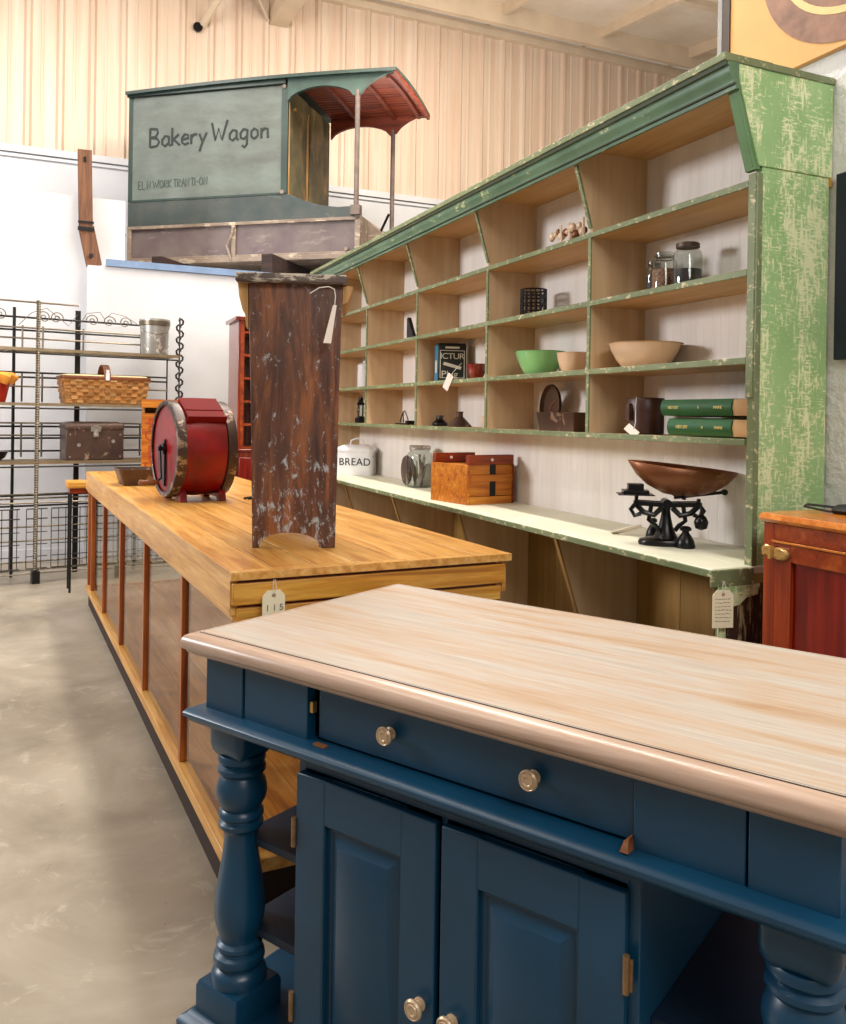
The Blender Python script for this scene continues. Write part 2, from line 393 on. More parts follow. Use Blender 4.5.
# rafter, pipe and rods at the upper left
b = B(); b.bar((2.74,11.28,6.74), (2.74,6,6.5), .24, .2); tag(obj('roof_rafter', b, M['beam']), 'cream painted roof rafter ending on the corrugated wall above the wagon', 'rafter')
b = B(); b.tube([(1.72,11.34,6.42), (1.86,10.9,6.62), (2.05,10.2,6.9), (2.1,9.9,7.0), (2.1,9.7,7.35)], .05); tag(obj('vent_pipe', b, M['beam']), 'cream pipe entering a dark hole in the corrugated wall', 'pipe')
b = B(); b.lathe([(.06,11.235),(.06,11.27)], (1.68,0,6.4), 'y', 20); tag(obj('pipe_hole', b, M['black_iron']), 'round black hole in the wall around the pipe end', 'hole')
b = B(); b.tube([(2.6,11.25,6.66), (2.3,10.9,6.95), (2.15,10.7,7.3)], .02); tag(obj('brace_rod', b, M['beam']), 'thin brace rod running up left from the rafter end', 'rod')
b = B(); b.tube([(2.95,11.25,6.85), (3.25,11.1,7.25)], .02); tag(obj('brace_rod', b, M['beam']), 'thin dark brace rod running up right from the rafter', 'rod')
# near white wall stub and the boxed-in room under the wagon
struct('wall_left', B().box(-4, .64, 8.72, 8.85, 0, 3.46), M['white'])
b = B(); b.box(.3, 3.9, 8.5, 11.2, 0, 2.78); struct('wall_partition', b, M['white'])
b = B(); b.box(-4, .3, 8.7, 8.72, 0, .12); struct('baseboard_left', b, M['white'])
# wall on the right behind the shelving end
struct('wall_right', B().box(2.548, 2.75, -1.5, 2.74, 0, 5.9), M['stucco'])
struct('trim_20', B().box(2.53, 2.76, 2.74, 2.765, 0, 5.9), M['greytrim'])

# ------------------------------------------------------------------ kitchen island
isl = thing('kitchen_island', 'navy blue kitchen island with bleached wood top and turned legs, nearest the camera', 'kitchen island', (.269,1.968,0), -60.46)
LI, WI = 1.41, .79
b = B()
b.rrect([(.036,.878),(.036,.925)], LI, WI, .012); obj('tabletop', b, M['bleach'], isl)
b = B(); b.rrect([(.036,.872),(.024,.874),(.02,.879),(.014,.881),(.013,.886),(.007,.888),(.001,.894),(0,.902),(.003,.911),(.010,.918),(.020,.922),(.030,.924),(.033,.9238),(.034,.9215),(.036,.9215)], LI, WI, .012, cap0=False, cap1=False); obj('edge_moulding', b, M['bleach_edge'], isl, label='rounded pinkish wood edge moulding')
b = B(); b.rrect([(.0325,.9236),(.033,.9241),(.0385,.9249),(.0395,.9252),(.0395,.9246)], LI, WI, .012, cap0=False, cap1=False); obj('glaze_line', b, M['darkplinth'], isl, label='dark brown glaze line around the top')
b = B()
x0, x1, v0, v1 = .052, LI-.052, .04, WI-.04
for a, c in ((x0, .172), (LI-.172, x1)): b.box(a, c, v0, v0+.12, .755, .874); b.box(a, c, v1-.12, v1, .755, .874)
b.box(.176, .365, v0+.003, v0+.03, .755, .874); b.box(LI-.345, LI-.176, v0+.003, v0+.03, .755, .874)
b.box(.172, LI-.172, v1-.03, v1-.003, .755, .874); b.box(x0+.003, x0+.03, v0+.12, v1-.12, .755, .874); b.box(x1-.03, x1-.003, v0+.12, v1-.12, .755, .874)
b.box(.36, LI-.34, v0+.1, v0+.12, .755, .874)
obj('apron', b, M['navy'], isl, bevel=.002)
dr = obj('drawer', B().box(.385, LI-.348, v0+.016, v0+.06, .762, .870), M['navy'], isl, bevel=.003)
def knob_on(p, x, y, z, s=1.0):
    bb = B(); bb.lathe([(.011*s,0),(.012*s,-.003),(.007*s,-.006),(.0065*s,-.014),(.013*s,-.017),(.0175*s,-.020),(.018*s,-.024),(.0155*s,-.0275),(.014*s,-.0262),(.0115*s,-.0262),(.0105*s,-.0285),(.0075*s,-.0285),(.006*s,-.0272),(.003*s,-.0275)], (x, y, z), 'y', 24)
    return obj('knob', bb, M['knob'], p)
knob_on(dr, .575, v0+.016, .817); knob_on(dr, .885, v0+.016, .817)
b = B(); b.box(.368, .376, v0+.008, v0+.02, .812, .834); obj('drawer_catch', b, M['brass'], isl)
b = B(); b.box(.395, .425, .03, .042, .757, .761); obj('splintered_wood', b, M['grip'], isl, label='bare splintered wood beside the drawer')
b = B(); b.poly([(1.052,.022,.757),(1.066,.022,.757),(1.068,.05,.757),(1.05,.05,.757),(1.056,.03,.772),(1.064,.028,.775),(1.064,.046,.779),(1.055,.046,.77)], [(0,1,2,3),(4,5,6,7),(0,1,5,4),(1,2,6,5),(2,3,7,6),(3,0,4,7)])
obj('splintered_wood', b, M['grip'], isl, label='bare splintered wood beside the drawer')
b = B(); b.rrect([(.05,.722),(.024,.722),(.018,.727),(.016,.732),(.009,.736),(.0085,.744),(.014,.751),(.024,.7535),(.034,.757),(.075,.7575)], LI, WI, .01); obj('ledge_moulding', b, M['navy'], isl)
prof = [(.05,.652),(.054,.646),(.054,.638),(.047,.632),(.046,.628),(.054,.622),(.055,.614),(.047,.607),(.046,.603),(.052,.593),(.057,.578),(.058,.565),(.055,.550),(.046,.534),(.043,.528),(.05,.521),(.051,.513),(.043,.507),(.043,.503),(.05,.497),(.05,.489),(.042,.483),(.038,.474),(.037,.462),(.040,.43),(.046,.39),(.053,.35),(.057,.31),(.056,.28),(.050,.255),(.043,.238),(.043,.232),(.051,.226),(.052,.218),(.046,.212),(.046,.208),(.056,.201),(.058,.190),(.055,.182),(.048,.176),(.048,.172),(.058,.165),(.062,.155),(.062,.139)]
for X in (.107, LI-.107):
    for Y in (.1, WI-.1):
        b = B(); b.lathe(prof, (X, Y, 0), 'z', 32)
        b.rrect([(.014,.650),(.004,.662),(0,.68),(0,.722)], .112, .112, .02, x0=X-.056, y0=Y-.056)
        b.rrect([(0,.071),(0,.128),(.006,.139)], .136, .136, .004, x0=X-.068, y0=Y-.068)
        obj('leg', b, M['navy'], isl)
b = B(); b.rrect([(.045,.022),(.012,.026),(.006,.034),(.004,.048),(.012,.058),(.022,.062),(.03,.071)], LI, WI, .01); obj('base_ledge', b, M['navy'], isl)
for X in (.06, LI-.13):
    for Y in (.05, WI-.12): obj('foot', B().box(X, X+.07, Y, Y+.07, 0, .0225), M['navy'], isl)
cb0, cb1 = .327, 1.072
b = B(); b.box(cb0, cb0+.02, .062, WI-.06, .071, .722); b.box(cb1-.02, cb1, .062, WI-.06, .071, .722); b.box(cb0+.02, cb1-.02, .3, .32, .071, .722); b.box(cb0+.02, cb1-.02, WI-.08, WI-.06, .071, .722)
b.box(cb0+.02, cb1-.02, .062, .08, .688, .722); b.box(.69, .703, .064, .08, .071, .69)
obj('cabinet_carcass', b, M['navy'], isl, bevel=.002)
def door(a, c, kx):
    d = B(); z0, z1 = .082, .683; s = .078; t = .088; y0, y1 = .044, .062
    d.box(a, a+s, y0, y1, z0, z1); d.box(c-s, c, y0, y1, z0, z1)
    d.box(a+s, c-s, y0, y1, z1-t, z1); d.box(a+s, c-s, y0, y1, z0, z0+t)
    o = obj('door', d, M['navy'], isl, bevel=.0025)
    p = B(); A, C2, Z0, Z1 = a+s-.001, c-s+.001, z0+t-.001, z1-t+.001
    rs = []
    for ins, y in ((0,.056),(.012,.056),(.014,.058),(.016,.0575),(.034,.047),(.036,.0455)):
        rs.append([(A+ins, y, Z0+ins), (C2-ins, y, Z0+ins), (C2-ins, y, Z1-ins), (A+ins, y, Z1-ins)])
    p.rings([[(q[0], .0615, q[2]) for q in rs[0]]]+rs); obj('panel', p, M['navy'], o)
    knob_on(o, kx, .044, .345, 1.05)
    return o
dl = door(.337, .690, .662); dr2 = door(.703, 1.054, .734)
for d, hx in ((dl, .333), (dr2, 1.058)):
    for z in (.56, .2):
        b = B(); b.tube([(hx,.042,z-.03),(hx,.042,z+.03)], .0055, 10); b.box(hx-.004, hx+.01 if hx > 1 else hx+.004, .043, .046, z-.025, z+.025)
        obj('hinge', b, M['hinge'], d)
for a, c in ((.1, cb0), (cb1, LI-.1)):
    for z in (.463, .262):
        b = B(); b.box(a, c, .11, WI-.1, z-.018, z); obj('side_shelf', b, M['navy_shaded'], isl, bevel=.002)

# ------------------------------------------------------------------ display counter
ct = thing('display_counter', 'long honey wood display counter with glass sides running behind the blue island', 'counter', (.4669,2.3732,.0753), 3); ct.scale = (.947,)*3
CW, CL = .975, 4.57
b = B(); b.box(0, CW, 0, .035, .925, .95)
b.box(.0, CW, .0355, .0375, .925, .94)
ys = [0.0, .132, .27, .41, .555, .695, .835, CW]
for a, c in zip(ys, ys[1:]): b.box(a+.0025, c-.0025, .038, CL, .925, .95)
obj('countertop', b, M['honey_y'], ct, bevel=.0015)
b = B()
for a in ys[1:-1]: b.box(a-.002, a+.002, .038, CL-.01, .93, .9478)
obj('plank_seams', b, M['darkplinth'], ct)
b = B(); b.box(.008, CW-.02, .012, .035, .848, .914); b.box(.02, CW-.03, .02, .04, .79, .838); obj('end_fascia', b, M['honey_x'], ct, bevel=.003)
b = B(); b.box(.03, CW-.04, .036, .05, .79, .925); obj('end_recess', b, M['icebox_panel'], ct)
b = B(); b.box(.004, .022, .03, CL-.01, .815, .9245); b.box(CW-.022, CW-.004, .03, CL-.01, .815, .9245); b.box(.012, .03, .03, CL-.02, .80, .8145); obj('side_fascia', b, M['honey_y'], ct, bevel=.002)
py = [.03, .84, 1.77, 2.65, 3.51, 4.28, CL-.05]
for X in (.022, CW-.062):
    for Y in py:
        b = B(); b.box(X, X+.035, Y, Y+.038, .075, .80); obj('post', b, M['honey_z'], ct, bevel=.003)
b = B()
for X in (.012, CW-.052): b.box(X, X+.045, .02, CL-.02, .03, .075)
for Y in (.02, CL-.06): b.box(.057, CW-.052, Y, Y+.04, .03, .075)
obj('bottom_rail', b, M['honey_y'], ct, bevel=.003)
obj('plinth', B().box(.03, CW-.04, .04, CL-.04, -.0792, .03), M['darkplinth'], ct)
b = B(); k = .06
while k < CW-.1: b.box(k, min(k+.148, CW-.055), .062, CL-.062, .031, .055); k += .15
obj('case_floor', b, M['knotty'], ct)
for a, c in zip(py, py[1:]):
    b = B(); b.box(.036, .040, a+.038, c, .075, .80); obj('glass_pane', b, M['pane'], ct)
b = B(); b.box(.057, CW-.062, .045, .049, .075, .79); obj('glass_pane', b, M['pane'], ct)
b = B(); b.box(.057, CW-.062, CL-.035, CL-.031, .075, .80); obj('glass_pane', b, M['pane'], ct)
for a, c in zip(py, py[1:]):
    b = B(); b.box(CW-.045, CW-.041, a+.038, c, .075, .80); obj('glass_pane', b, M['pane'], ct)

# ------------------------------------------------------------------ worn bench stand on the counter
bn = thing('plank_stand', 'tall dark worn plank stand with arched foot standing on the honey wood counter', 'stand', (.6165,2.7937,.9752), -18); bn.scale = (.947,)*3
w = .288
arch = [(.022,0)]+[(.022+.105-.105*cos(radians(t)), .053*sin(radians(t))**.8 if t not in (0,180) else 0) for t in range(8, 180, 8)]+[(.232,0)]
def slab(y0, y1):
    out = [(0,0)]+arch+[(w,0),(w+.006,.5),(w+.012,.925),(-.026,.925),(-.012,.5)]
    return B().prism(out, 1, y0, y1)
obj('front_leg', slab(0, .028), M['bench'], bn, bevel=.002); obj('back_leg', slab(.36, .388), M['bench'], bn, bevel=.002)
obj('top_board', B().rrect([(.004,.925),(0,.93),(0,.95),(.004,.957)], .385, .47, .006, x0=-.068, y0=-.04), M['bench_top'], bn)
for s, X in ((-1, -.0), (1, w)):
    e = .062 if s < 0 else .04
    o = [(X, .924), (X+s*e, .924), (X+s*e*.9, .89), (X+s*e*.55, .83), (X+s*e*.3, .81), (X+s*e*.28, .765), (X-s*.012, .755), (X-s*.012, .924)]
    if s > 0: o = [(w+.014, .924), (w+.05, .924), (w+.045, .90), (w+.028, .865), (w+.014, .86)]
    else: o = [(-.028, .924), (-.062, .924), (-.058, .88), (-.045, .83), (-.036, .815), (-.034, .775), (-.024, .76)]
    obj('side_bracket', B().prism(o, 1, .004, .385), M['oldlight'], bn)
tg = thing('price_tag', 'narrow white paper tag on a wire, hanging down the dark plank stand', 'tag', (.8258,2.6914,1.8177))
b = B(); b.tube([(-.06,-.02,-.005),(-.03,-.024,.015),(0,-.03,.02),(.018,-.034,.012),(.022,-.034,-.01),(.02,-.034,-.04)], .0018, 6); obj('wire', b, M['string'], tg)
b = B(); b.poly([(.014,-.036,-.04),(.026,-.036,-.04),(.009,-.036,-.165),(-.017,-.036,-.165),(.014,-.033,-.04),(.026,-.033,-.04),(.009,-.033,-.165),(-.017,-.033,-.165)], [(0,1,2,3),(4,5,6,7),(0,1,5,4),(1,2,6,5),(2,3,7,6),(3,0,4,7)]); obj('card', b, M['tagwhite'], tg)

# ------------------------------------------------------------------ red churn
ch = thing('barrel_churn', 'red barrel churn with dark iron hoops and hand crank on the honey counter', 'churn', (.6743,4.4698,.9752), 9.2); ch.scale = (.947,)*3
R = .25; hc = .275
b = B(); b.lathe([(R-.03,-.148),(R-.004,-.146),(R-.004,-.1),(R+.004,0),(R-.004,.1),(R-.004,.146),(R-.03,.148)], (0,0,hc), 'x', 48); obj('drum', b, M['red'], ch)
for a in (-1, 1):
    b = B(); b.lathe([(R-.02,a*.158),(R+.004,a*.158),(R+.006,a*.15),(R+.006,a*.112),(R-.004,a*.108)], (0,0,hc), 'x', 48, cap0=False, cap1=False); obj('hoop', b, M['iron_band'], ch, solid=.003)
b = B(); b.lathe([(R-.02,-.150),(R-.02,-.140)], (0,0,hc), 'x', 48); obj('end_board', b, M['red'], ch)
m = Matrix.Translation((0,0,hc)) @ Matrix.Rotation(radians(30), 4, 'X')
b = B(); b.box(-.098, .108, -.10, .10, R-.028, R+.009, m); b.box(-.098, .108, -.10, .10, R-.03, R-.02, m)
lid = obj('hatch', b, M['redmatte'], ch, bevel=.003)
b = B(); b.box(-.10, .11, -.108, -.09, R-.02, R+.014, m); b.box(-.10, .11, -.035, -.028, R+.009, R+.013, m); obj('hatch_batten', b, M['redmatte'], lid, bevel=.002)
for X in (-.095, .115):
    b = B(); o = [(-.16,0),(-.11,0),(-.10,.018),(.10,.018),(.11,0),(.16,0),(.15,.035),(.12,.075),(.05,.04),(-.05,.04),(-.12,.075),(-.15,.035)]
    b.prism(o, 0, X-.018, X+.018); obj('foot', b, M['red'], ch, bevel=.002)
b = B(); b.lathe([(.03,-.168),(.03,-.15)], (0,0,hc), 'x', 20); b.lathe([(.012,-.19),(.012,-.15)], (0,0,hc), 'x', 12); b.bar((-.18,0,hc+.02), (-.18,-.03,hc-.16), .02, .008, (1,0,0)); b.tube([(-.18,-.03,hc-.155),(-.2,-.032,hc-.17)], .006)
cr = obj('crank', b, M['black_iron'], ch)
b = B(); b.lathe([(.008,-.192),(.012,-.2),(.016,-.23),(.013,-.26),(.016,-.285),(.012,-.295)], (0,-.032,hc-.175), 'x', 16); obj('crank_handle', b, M['grip'], cr)
b = B(); b.box(-.16, -.153, -.014, .014, hc-.2, hc+.05); obj('bracket', b, M['black_iron'], ch)
# rod and other goods on the counter
b = B(); b.tube([(0,0,0),(.04,.005,.004),(.2,.0,.004),(.27,-.01,0)], .006, 6); b.tube([(.02,-.02,0),(.06,0,.004),(.05,.02,0)], .006, 6)
tag(obj('iron_rod', b, M['black_iron'], loc=(.9186,4.3751,.9815)), 'thin black iron rod lying on the counter between churn and stand', 'rod')
tp = thing('tin_pan', 'shallow dark tin pan with sloping sides beside the red churn', 'pan', (.3788,5.322,.9752), 3); tp.scale = (.947,)*3
b = B(); b.rrect([(.03,0),(.0,.10),(-.004,.104),(.004,.104),(.034,.006)], .42, .3, .03); obj('pan_body', b, M['tin_dark'], tp)
# tall crate with red script
wc = thing('bottle_crate', 'upright wooden crate with red script lettering on the counter behind the churn', 'crate', (.565,6.013,.9752), -7); wc.scale = (.947,)*3
b = B(); b.box(0,.02,.016,.3,0,.56); b.box(.24,.26,.016,.3,0,.56); b.box(.02,.24,0,.3,.54,.56); b.box(.02,.24,0,.3,0,.02); b.box(.02,.24,.27,.29,.02,.54); obj('box', b, M['oldlight'], wc, bevel=.002)
b = B(); b.box(.0,.125,-.004,.0155,.0,.46); b.box(.13,.26,-.002,.0155,.0,.44); b.box(0,.26,-.002,.0155,.50,.56); obj('slat', b, M['crate'], wc)
text_mesh('lettering', 'Coca-Cola', .098, M['redink'], wc, (.062,-.0055,.23), Matrix(((0,-1,0),(0,0,-1),(1,0,0))).to_euler(), .001, .9, .2)

# ------------------------------------------------------------------ tall red brown cabinet in the far corner
rc = thing('tall_pigeonhole_cabinet', 'tall reddish brown cabinet with dark pigeonholes, half hidden behind the plank stand', 'cabinet', (1.44,7.16,0), 0)
b = B(); b.box(0,.02,0,.42,1.12,2.2); b.box(.58,.6,0,.42,1.12,2.2); b.box(.02,.58,.4,.42,1.12,2.2); obj('upper_case', b, M['redcab'], rc, bevel=.003)
b = B(); b.box(-.03,.63,-.03,.44,2.2,2.235); obj('cornice', b, M['redcab'], rc, bevel=.006)
b = B(); b.box(.02,.05,-.002,.02,1.12,2.2); b.box(.55,.58,-.002,.02,1.12,2.2)
for i in range(6): b.box(.05,.55,0,.395,1.12+.195*i,1.14+.195*i)
b.box(.295,.305,.01,.395,1.14,2.1); obj('shelf_dividers', b, M['icebox_h'], rc)
b = B(); b.box(-.03,.63,-.08,.44,.06,1.10); b.box(-.04,.64,-.09,.44,1.10,1.12); b.box(-.01,.61,-.06,.43,0,.06); lo = obj('lower_case', b, M['redcab'], rc, bevel=.004)
for a in (.0,.31):
    b = B(); b.box(a,a+.29,-.095,-.081,.12,1.05); obj('door', b, M['icebox_panel'], rc, bevel=.003)

# ------------------------------------------------------------------ green shelf unit
sh = thing('general_store_shelf', 'big green and tan pigeonhole shelving unit with slanted cornice and counter ledge', 'shelving unit', (2.2,2.2,0), 0)
DY = [0, .98, 1.95, 2.93, 3.90, 4.88]; ZA, ZB, ZC, ZD, ZE = 2.25, 1.945, 1.64, 1.357, .925
# local x: 0 = shelf face, .3 = back; cornice to -.16
b = B(); b.box(.022,.340,.0,.03,.925,2.292); b.prism([(.0,2.292),(.345,2.292),(.345,2.63),(-.112,2.63)], 1, -.006, .03)
obj('end_panel', b, M['green_end'], sh, bevel=.003)
b = B(); b.box(-.002,.022,-.004,.030,.925,2.27); b.box(-.006,.012,.003,.036,1.5,2.27)
obj('front_stile', b, M['green_edge'], sh, bevel=.002)
b = B(); b.prism([(-.008,2.28),(.012,2.28),(-.098,2.63),(-.12,2.63)], 1, -.002, .05); b.prism([(-.013,2.29),(-.006,2.29),(-.112,2.63),(-.12,2.63)], 1, .01, .022); obj('flared_stile', b, M['green_mid'], sh, bevel=.002)
b = B(); b.box(.334,.345,-.006,.010,2.26,2.29); obj('trim_scrap', b, M['orangetrim'], sh)
obj('end_panel', B().box(.0,.335,DY[5],DY[5]+.03,0,2.62), M['tan'], sh)
for y in DY[1:5]:
    b = B(); b.prism([(.004,.925+.432),(.30,.925+.432),(.30,2.618),(-.098,2.618),(.004,2.28)], 1, y-.01, y+.01)
    dv = obj('divider', b, M['tan'], sh)
    b = B(); b.box(-.004,.004,y-.0101,y+.0101,1.36,2.25); b.prism([(-.003,2.27),(.006,2.27),(-.096,2.6),(-.105,2.6)], 1, y-.0101, y+.0101); obj('edge_strip', b, M['green_edge'], dv)
for z in (ZA, ZB, ZC, ZD):
    sb = obj('shelf_board', B().box(.006,.30,.031,DY[5],z-.022,z), M['tan_y'], sh)
    obj('edge_strip', B().box(-.006,.006,.0365,DY[5],z-.0225,z+.001), M['green_edge'], sb, bevel=.0015)
b = B(); b.box(-.165,.05,-.012,DY[5]+.03,2.622,2.648); b.box(.05,.347,-.012,DY[5]+.03,2.622,2.646); obj('roof_board', b, M['green_edge'], sh, bevel=.002)
obj('soffit', B().box(-.098,.30,.031,DY[5],2.61,2.6215), M['tan_y'], sh)
b = B()
b.prism([(-.10,2.535),(-.112,2.535),(-.114,2.55),(-.122,2.553),(-.124,2.566),(-.136,2.578),(-.143,2.592),(-.143,2.606),(-.152,2.61),(-.156,2.6215),(-.10,2.6215)], 1, -.01, DY[5]+.03)
obj('cornice', b, M['green_dark'], sh)
b = B(); b.box(-.158,-.15,-.0105,DY[5]+.03,2.606,2.6215); obj('cornice_shadow_bead', b, M['olive'], sh)
b = B(); b.box(-.1245,-.11,-.0105,DY[5]+.03,2.5475,2.5535); obj('cornice_shadow_bead', b, M['olive'], sh)
obj('back_board', B().box(.30,.315,.031,DY[5],.925,2.6095), M['backboard'], sh)
eb = B(); eb.box(-.18,.30,-.005,DY[5]+.03,.897,.925); led = obj('counter_ledge', eb, M['green_top'], sh, bevel=.004)
b = B(); b.box(-.187,-.1805,-.01,DY[5]+.03,.897,.922); b.box(-.187,.0,-.015,-.0055,.865,.922); obj('edge_strip', b, M['green_edge'], led, bevel=.003)
for y in DY[1:5]:
    b = B(); b.prism([(-.155,.896),(.28,.896),(.28,0),(.04,0),(.04,.35),(-.02,.5),(-.15,.88)], 1, y-.01, y+.01); dv = obj('lower_divider', b, M['tan'], sh)
    b = B(); b.prism([(-.163,.896),(-.154,.896),(-.149,.88),(-.019,.5),(.041,.35),(.041,0),(.034,0),(.034,.35),(-.027,.5),(-.158,.88)], 1, y-.012, y+.012); obj('edge_strip', b, M['tan_low'], dv)
b = B(); k = .024
while k < DY[5]: b.box(.28,.30,k,min(k+.326, DY[5])-.002,0,.896); k += .327
obj('lower_back', b, M['tan_low'], sh)
b = B(); b.box(-.14,.27,-.004,.022,0,.86); obj('lower_end_panel', b, M['old_post'], sh)
b = B(); b.prism([(-.15,.865),(.03,.865),(.02,.83),(-.03,.822),(-.06,.80),(-.12,.79),(-.12,.0),(-.15,0)], 1, -.012, -.0045); obj('painted_scrap', b, M['green_end'], sh)

X0 = 2.2  # shelf face
def on_shelf(x, y, z): return (x, y, z)
# bowls
def bowl(name, label, cat, x, y, z, r0, r1, h, mat, fl=.004, group=None, rim=None, t=.006, flute=0):
    b = B(); seg = 40
    pr = [(r0*.9,0),(r0,.004),(r0+(r1-r0)*.45,h*.35),(r0+(r1-r0)*.8,h*.7),(r1,h),(r1+fl,h+.002),(r1-t,h),(r0+(r1-r0)*.75-t,h*.68),(r0*.9,t),(.001,t)]
    b.lathe(pr, (0,0,0), 'z', seg, cap1=False)
    if flute:
        for v in b.bm.verts:
            a = math.atan2(v.co.y, v.co.x); f = 1+flute*cos(8*a)*min(1, v.co.z/h*2)*(1 if v.co.z < h*.8 else .3); v.co.x *= f; v.co.y *= f
    o = obj(name, b, mat, loc=(x,y,z)); tag(o, label, cat, group)
    return o
bowl('mixing_bowl', 'jade green glass mixing bowl on the shelf, left of a small tan bowl', 'bowl', 2.345,3.83,ZC, .075,.128,.125, M['jade'], .006)
bowl('small_bowl', 'small tan bowl beside the jade green bowl', 'bowl', 2.33,3.50,ZC, .052,.078,.098, M['cream'])
bowl('wide_bowl', 'wide cream bowl on the right hand end of the shelf above the green books', 'bowl', 2.345,2.97,ZC, .095,.152,.105, M['cream'], .01)
bowl('red_glass_bowl', 'small ruby red glass bowl next to the blue and black tin', 'bowl', 2.30,4.46,ZC, .035,.062,.09, M['redglass'], flute=.06)
# blue and black tin
bt = thing('advertising_tin', 'tall blue and black advertising tin with pale lettering on the shelf', 'tin', (2.26,4.92,ZC), -14); bt.scale = (1.15,1.1,1)
b = B(); b.box(0,.16,0,.10,0,.24); obj('tin_body', b, M['blacktin'], bt, bevel=.004)
b = B(); b.box(-.002,-.0002,.004,.096,.004,.236); obj('side_label', b, M['tealtin'], bt)
b = B(); b.box(.004,.156,.004,.096,.24,.25); obj('tin_lid', b, M['blacktin'], bt, bevel=.003)
text_mesh('lettering', 'ICTUR', .052, M['whiteink'], bt, (.08,-.001,.165), (radians(90),0,0), .0006, .9)
text_mesh('lettering', 'Plug', .058, M['whiteink'], bt, (.065,-.001,.05), (radians(90),0,0), .0006)
b = B(); b.box(.01,.15,-.0015,0,.20,.204); b.box(.01,.15,-.0015,0,.026,.03); b.box(.04,.12,-.0015,0,.215,.228); b.bar((.03,-.001,.12),(.13,-.001,.09),.001,.02,(0,0,1))
b.box(.01,.014,-.0015,0,.026,.204); b.box(.146,.15,-.0015,0,.026,.204); obj('tin_print', b, M['whiteink'], bt)
b = B(); b.box(-.003,-.002,.03,.07,.06,.14); obj('side_print', b, M['whiteink'], bt)
def tagcard(name, label, base, pts, mat, w=.03):
    """string then flat card; pts: world points string start.. card top, card bottom"""
    t = thing(name, label, 'tag', base)
    L = [Vector(p)-Vector(base) for p in pts]
    b = B(); b.tube(L[:-1], .0015, 6); obj('string', b, M['string'], t)
    b = B(); b.bar(L[-2], L[-1], w, .002, (1,.4,.1)); c = obj('card', b, mat, t)
    b = B(); b.lathe([(.004,-.0016),(.004,.0016)], tuple(L[-2]+(L[-1]-L[-2])*.12), 'x', 10); obj('eyelet', b, M['knob'], c)
    return t
tagcard('price_tag', 'white paper tag hanging over the shelf edge in front of the blue tin', (2.22,4.58,1.64), [(2.24,4.54,1.74),(2.2,4.54,1.70),(2.18,4.56,1.67),(2.17,4.62,1.585)], M['tagwhite'], .045)
# wire basket
wb = thing('wire_basket', 'small round black wire basket on the shelf', 'basket', (2.35,3.91,ZB))
b = B(); r = .068
for z in (.004,.04,.08,.12,.155): b.tube([(r*cos(t*pi/12), r*sin(t*pi/12), z) for t in range(24)], .005, 6, True)
for t in range(16):
    a = t*pi/8; b.tube([(r*cos(a), r*sin(a), .002),(r*cos(a), r*sin(a), .157)], .0042, 6)
b.lathe([(r,.001),(r,.004)], (0,0,0), 'z', 24)
obj('wire_body', b, M['black_iron'], wb)
b = B(); b.tube([(0,-r,.13),(.0,-r-.02,.12),(0,-r-.022,.06),(0,-r,.03)], .004, 6); obj('handle', b, M['black_iron'], wb)
# jars
def jar(label, x, y, z, r, h, fill, fh, lidmat, group='glass jars on the upper shelf', liner=None):
    j = thing('glass_jar', label, 'jar', (x,y,z), 0, group)
    b = B(); b.lathe([(r*.9,0),(r,.006),(r,h*.72),(r*.93,h*.8),(r*.72,h*.88),(r*.72,h*.93)], (0,0,0), 'z', 32); obj('jar_body', b, M['jarglass'], j)
    b = B(); b.lathe([(r*.86,.004),(r*.94,.01),(r*.94,fh*.96),(r*.7,fh)], (0,0,0), 'z', 28); obj('contents', b, fill, j)
    b = B(); b.lathe([(r*.8,h*.9),(r*.8,h*.985),(r*.72,h)], (0,0,0), 'z', 28); obj('lid', b, lidmat, j)
    return j
jar('smallest glass jar, full of black and white buttons, behind the clasp jar', 2.40,2.985,ZB, .036,.165, M['pebbles'], .10, M['jarglass'])
jj = jar('glass clasp jar of brown buttons, middle of the three jars', 2.36,2.87,ZB, .053,.178, M['buttons'], .11, M['jarglass'])
b = B(); b.tube([(.04*cos(t*pi/10),.04*sin(t*pi/10),.152) for t in range(20)], .002, 6, True); b.tube([(-.045,0,.10),(-.056,0,.13),(-.045,0,.155)], .002, 6); obj('wire_clasp', b, M['rack'], jj)
jar('largest glass jar with dark metal lid and dark beans, rightmost of the three jars', 2.35,2.715,ZB, .058,.19, M['beans'], .085, M['tin_dark'])
# bead cluster
bd = thing('bead_string', 'cluster of pale and brown trinket beads strung on the top shelf edge', 'beads', (2.24,3.42,ZA))
b = B(); b2 = B(); random.seed(3)
for i in range(16):
    y = .16-.02*i*.9; r = .012+random.random()*.012; z = .022+random.random()*.05
    (b if i % 3 else b2).lathe([(r*.3,-r),(r*.85,-r*.6),(r,0),(r*.85,r*.6),(r*.3,r)], (random.random()*.03, y, z+r*.3), 'z', 12, sx=.8)
for y in (.06,-.01,-.13): b.tube([(0,y,.005),(0,y+.004,.10)], .006, 6)
obj('pale_bead', b, M['cream'], bd); obj('brown_bead', b2, M['copper'], bd)
# dark wedge
b = B(); b.prism([(-.07,0),(.07,0),(.07,.17),(.05,.175)], 0, -.012, .012); tag(obj('dark_wedge', b, M['ink'], loc=(2.33,5.52,ZB)), 'dark triangular iron leaning in a pigeonhole of the far bay', 'iron')
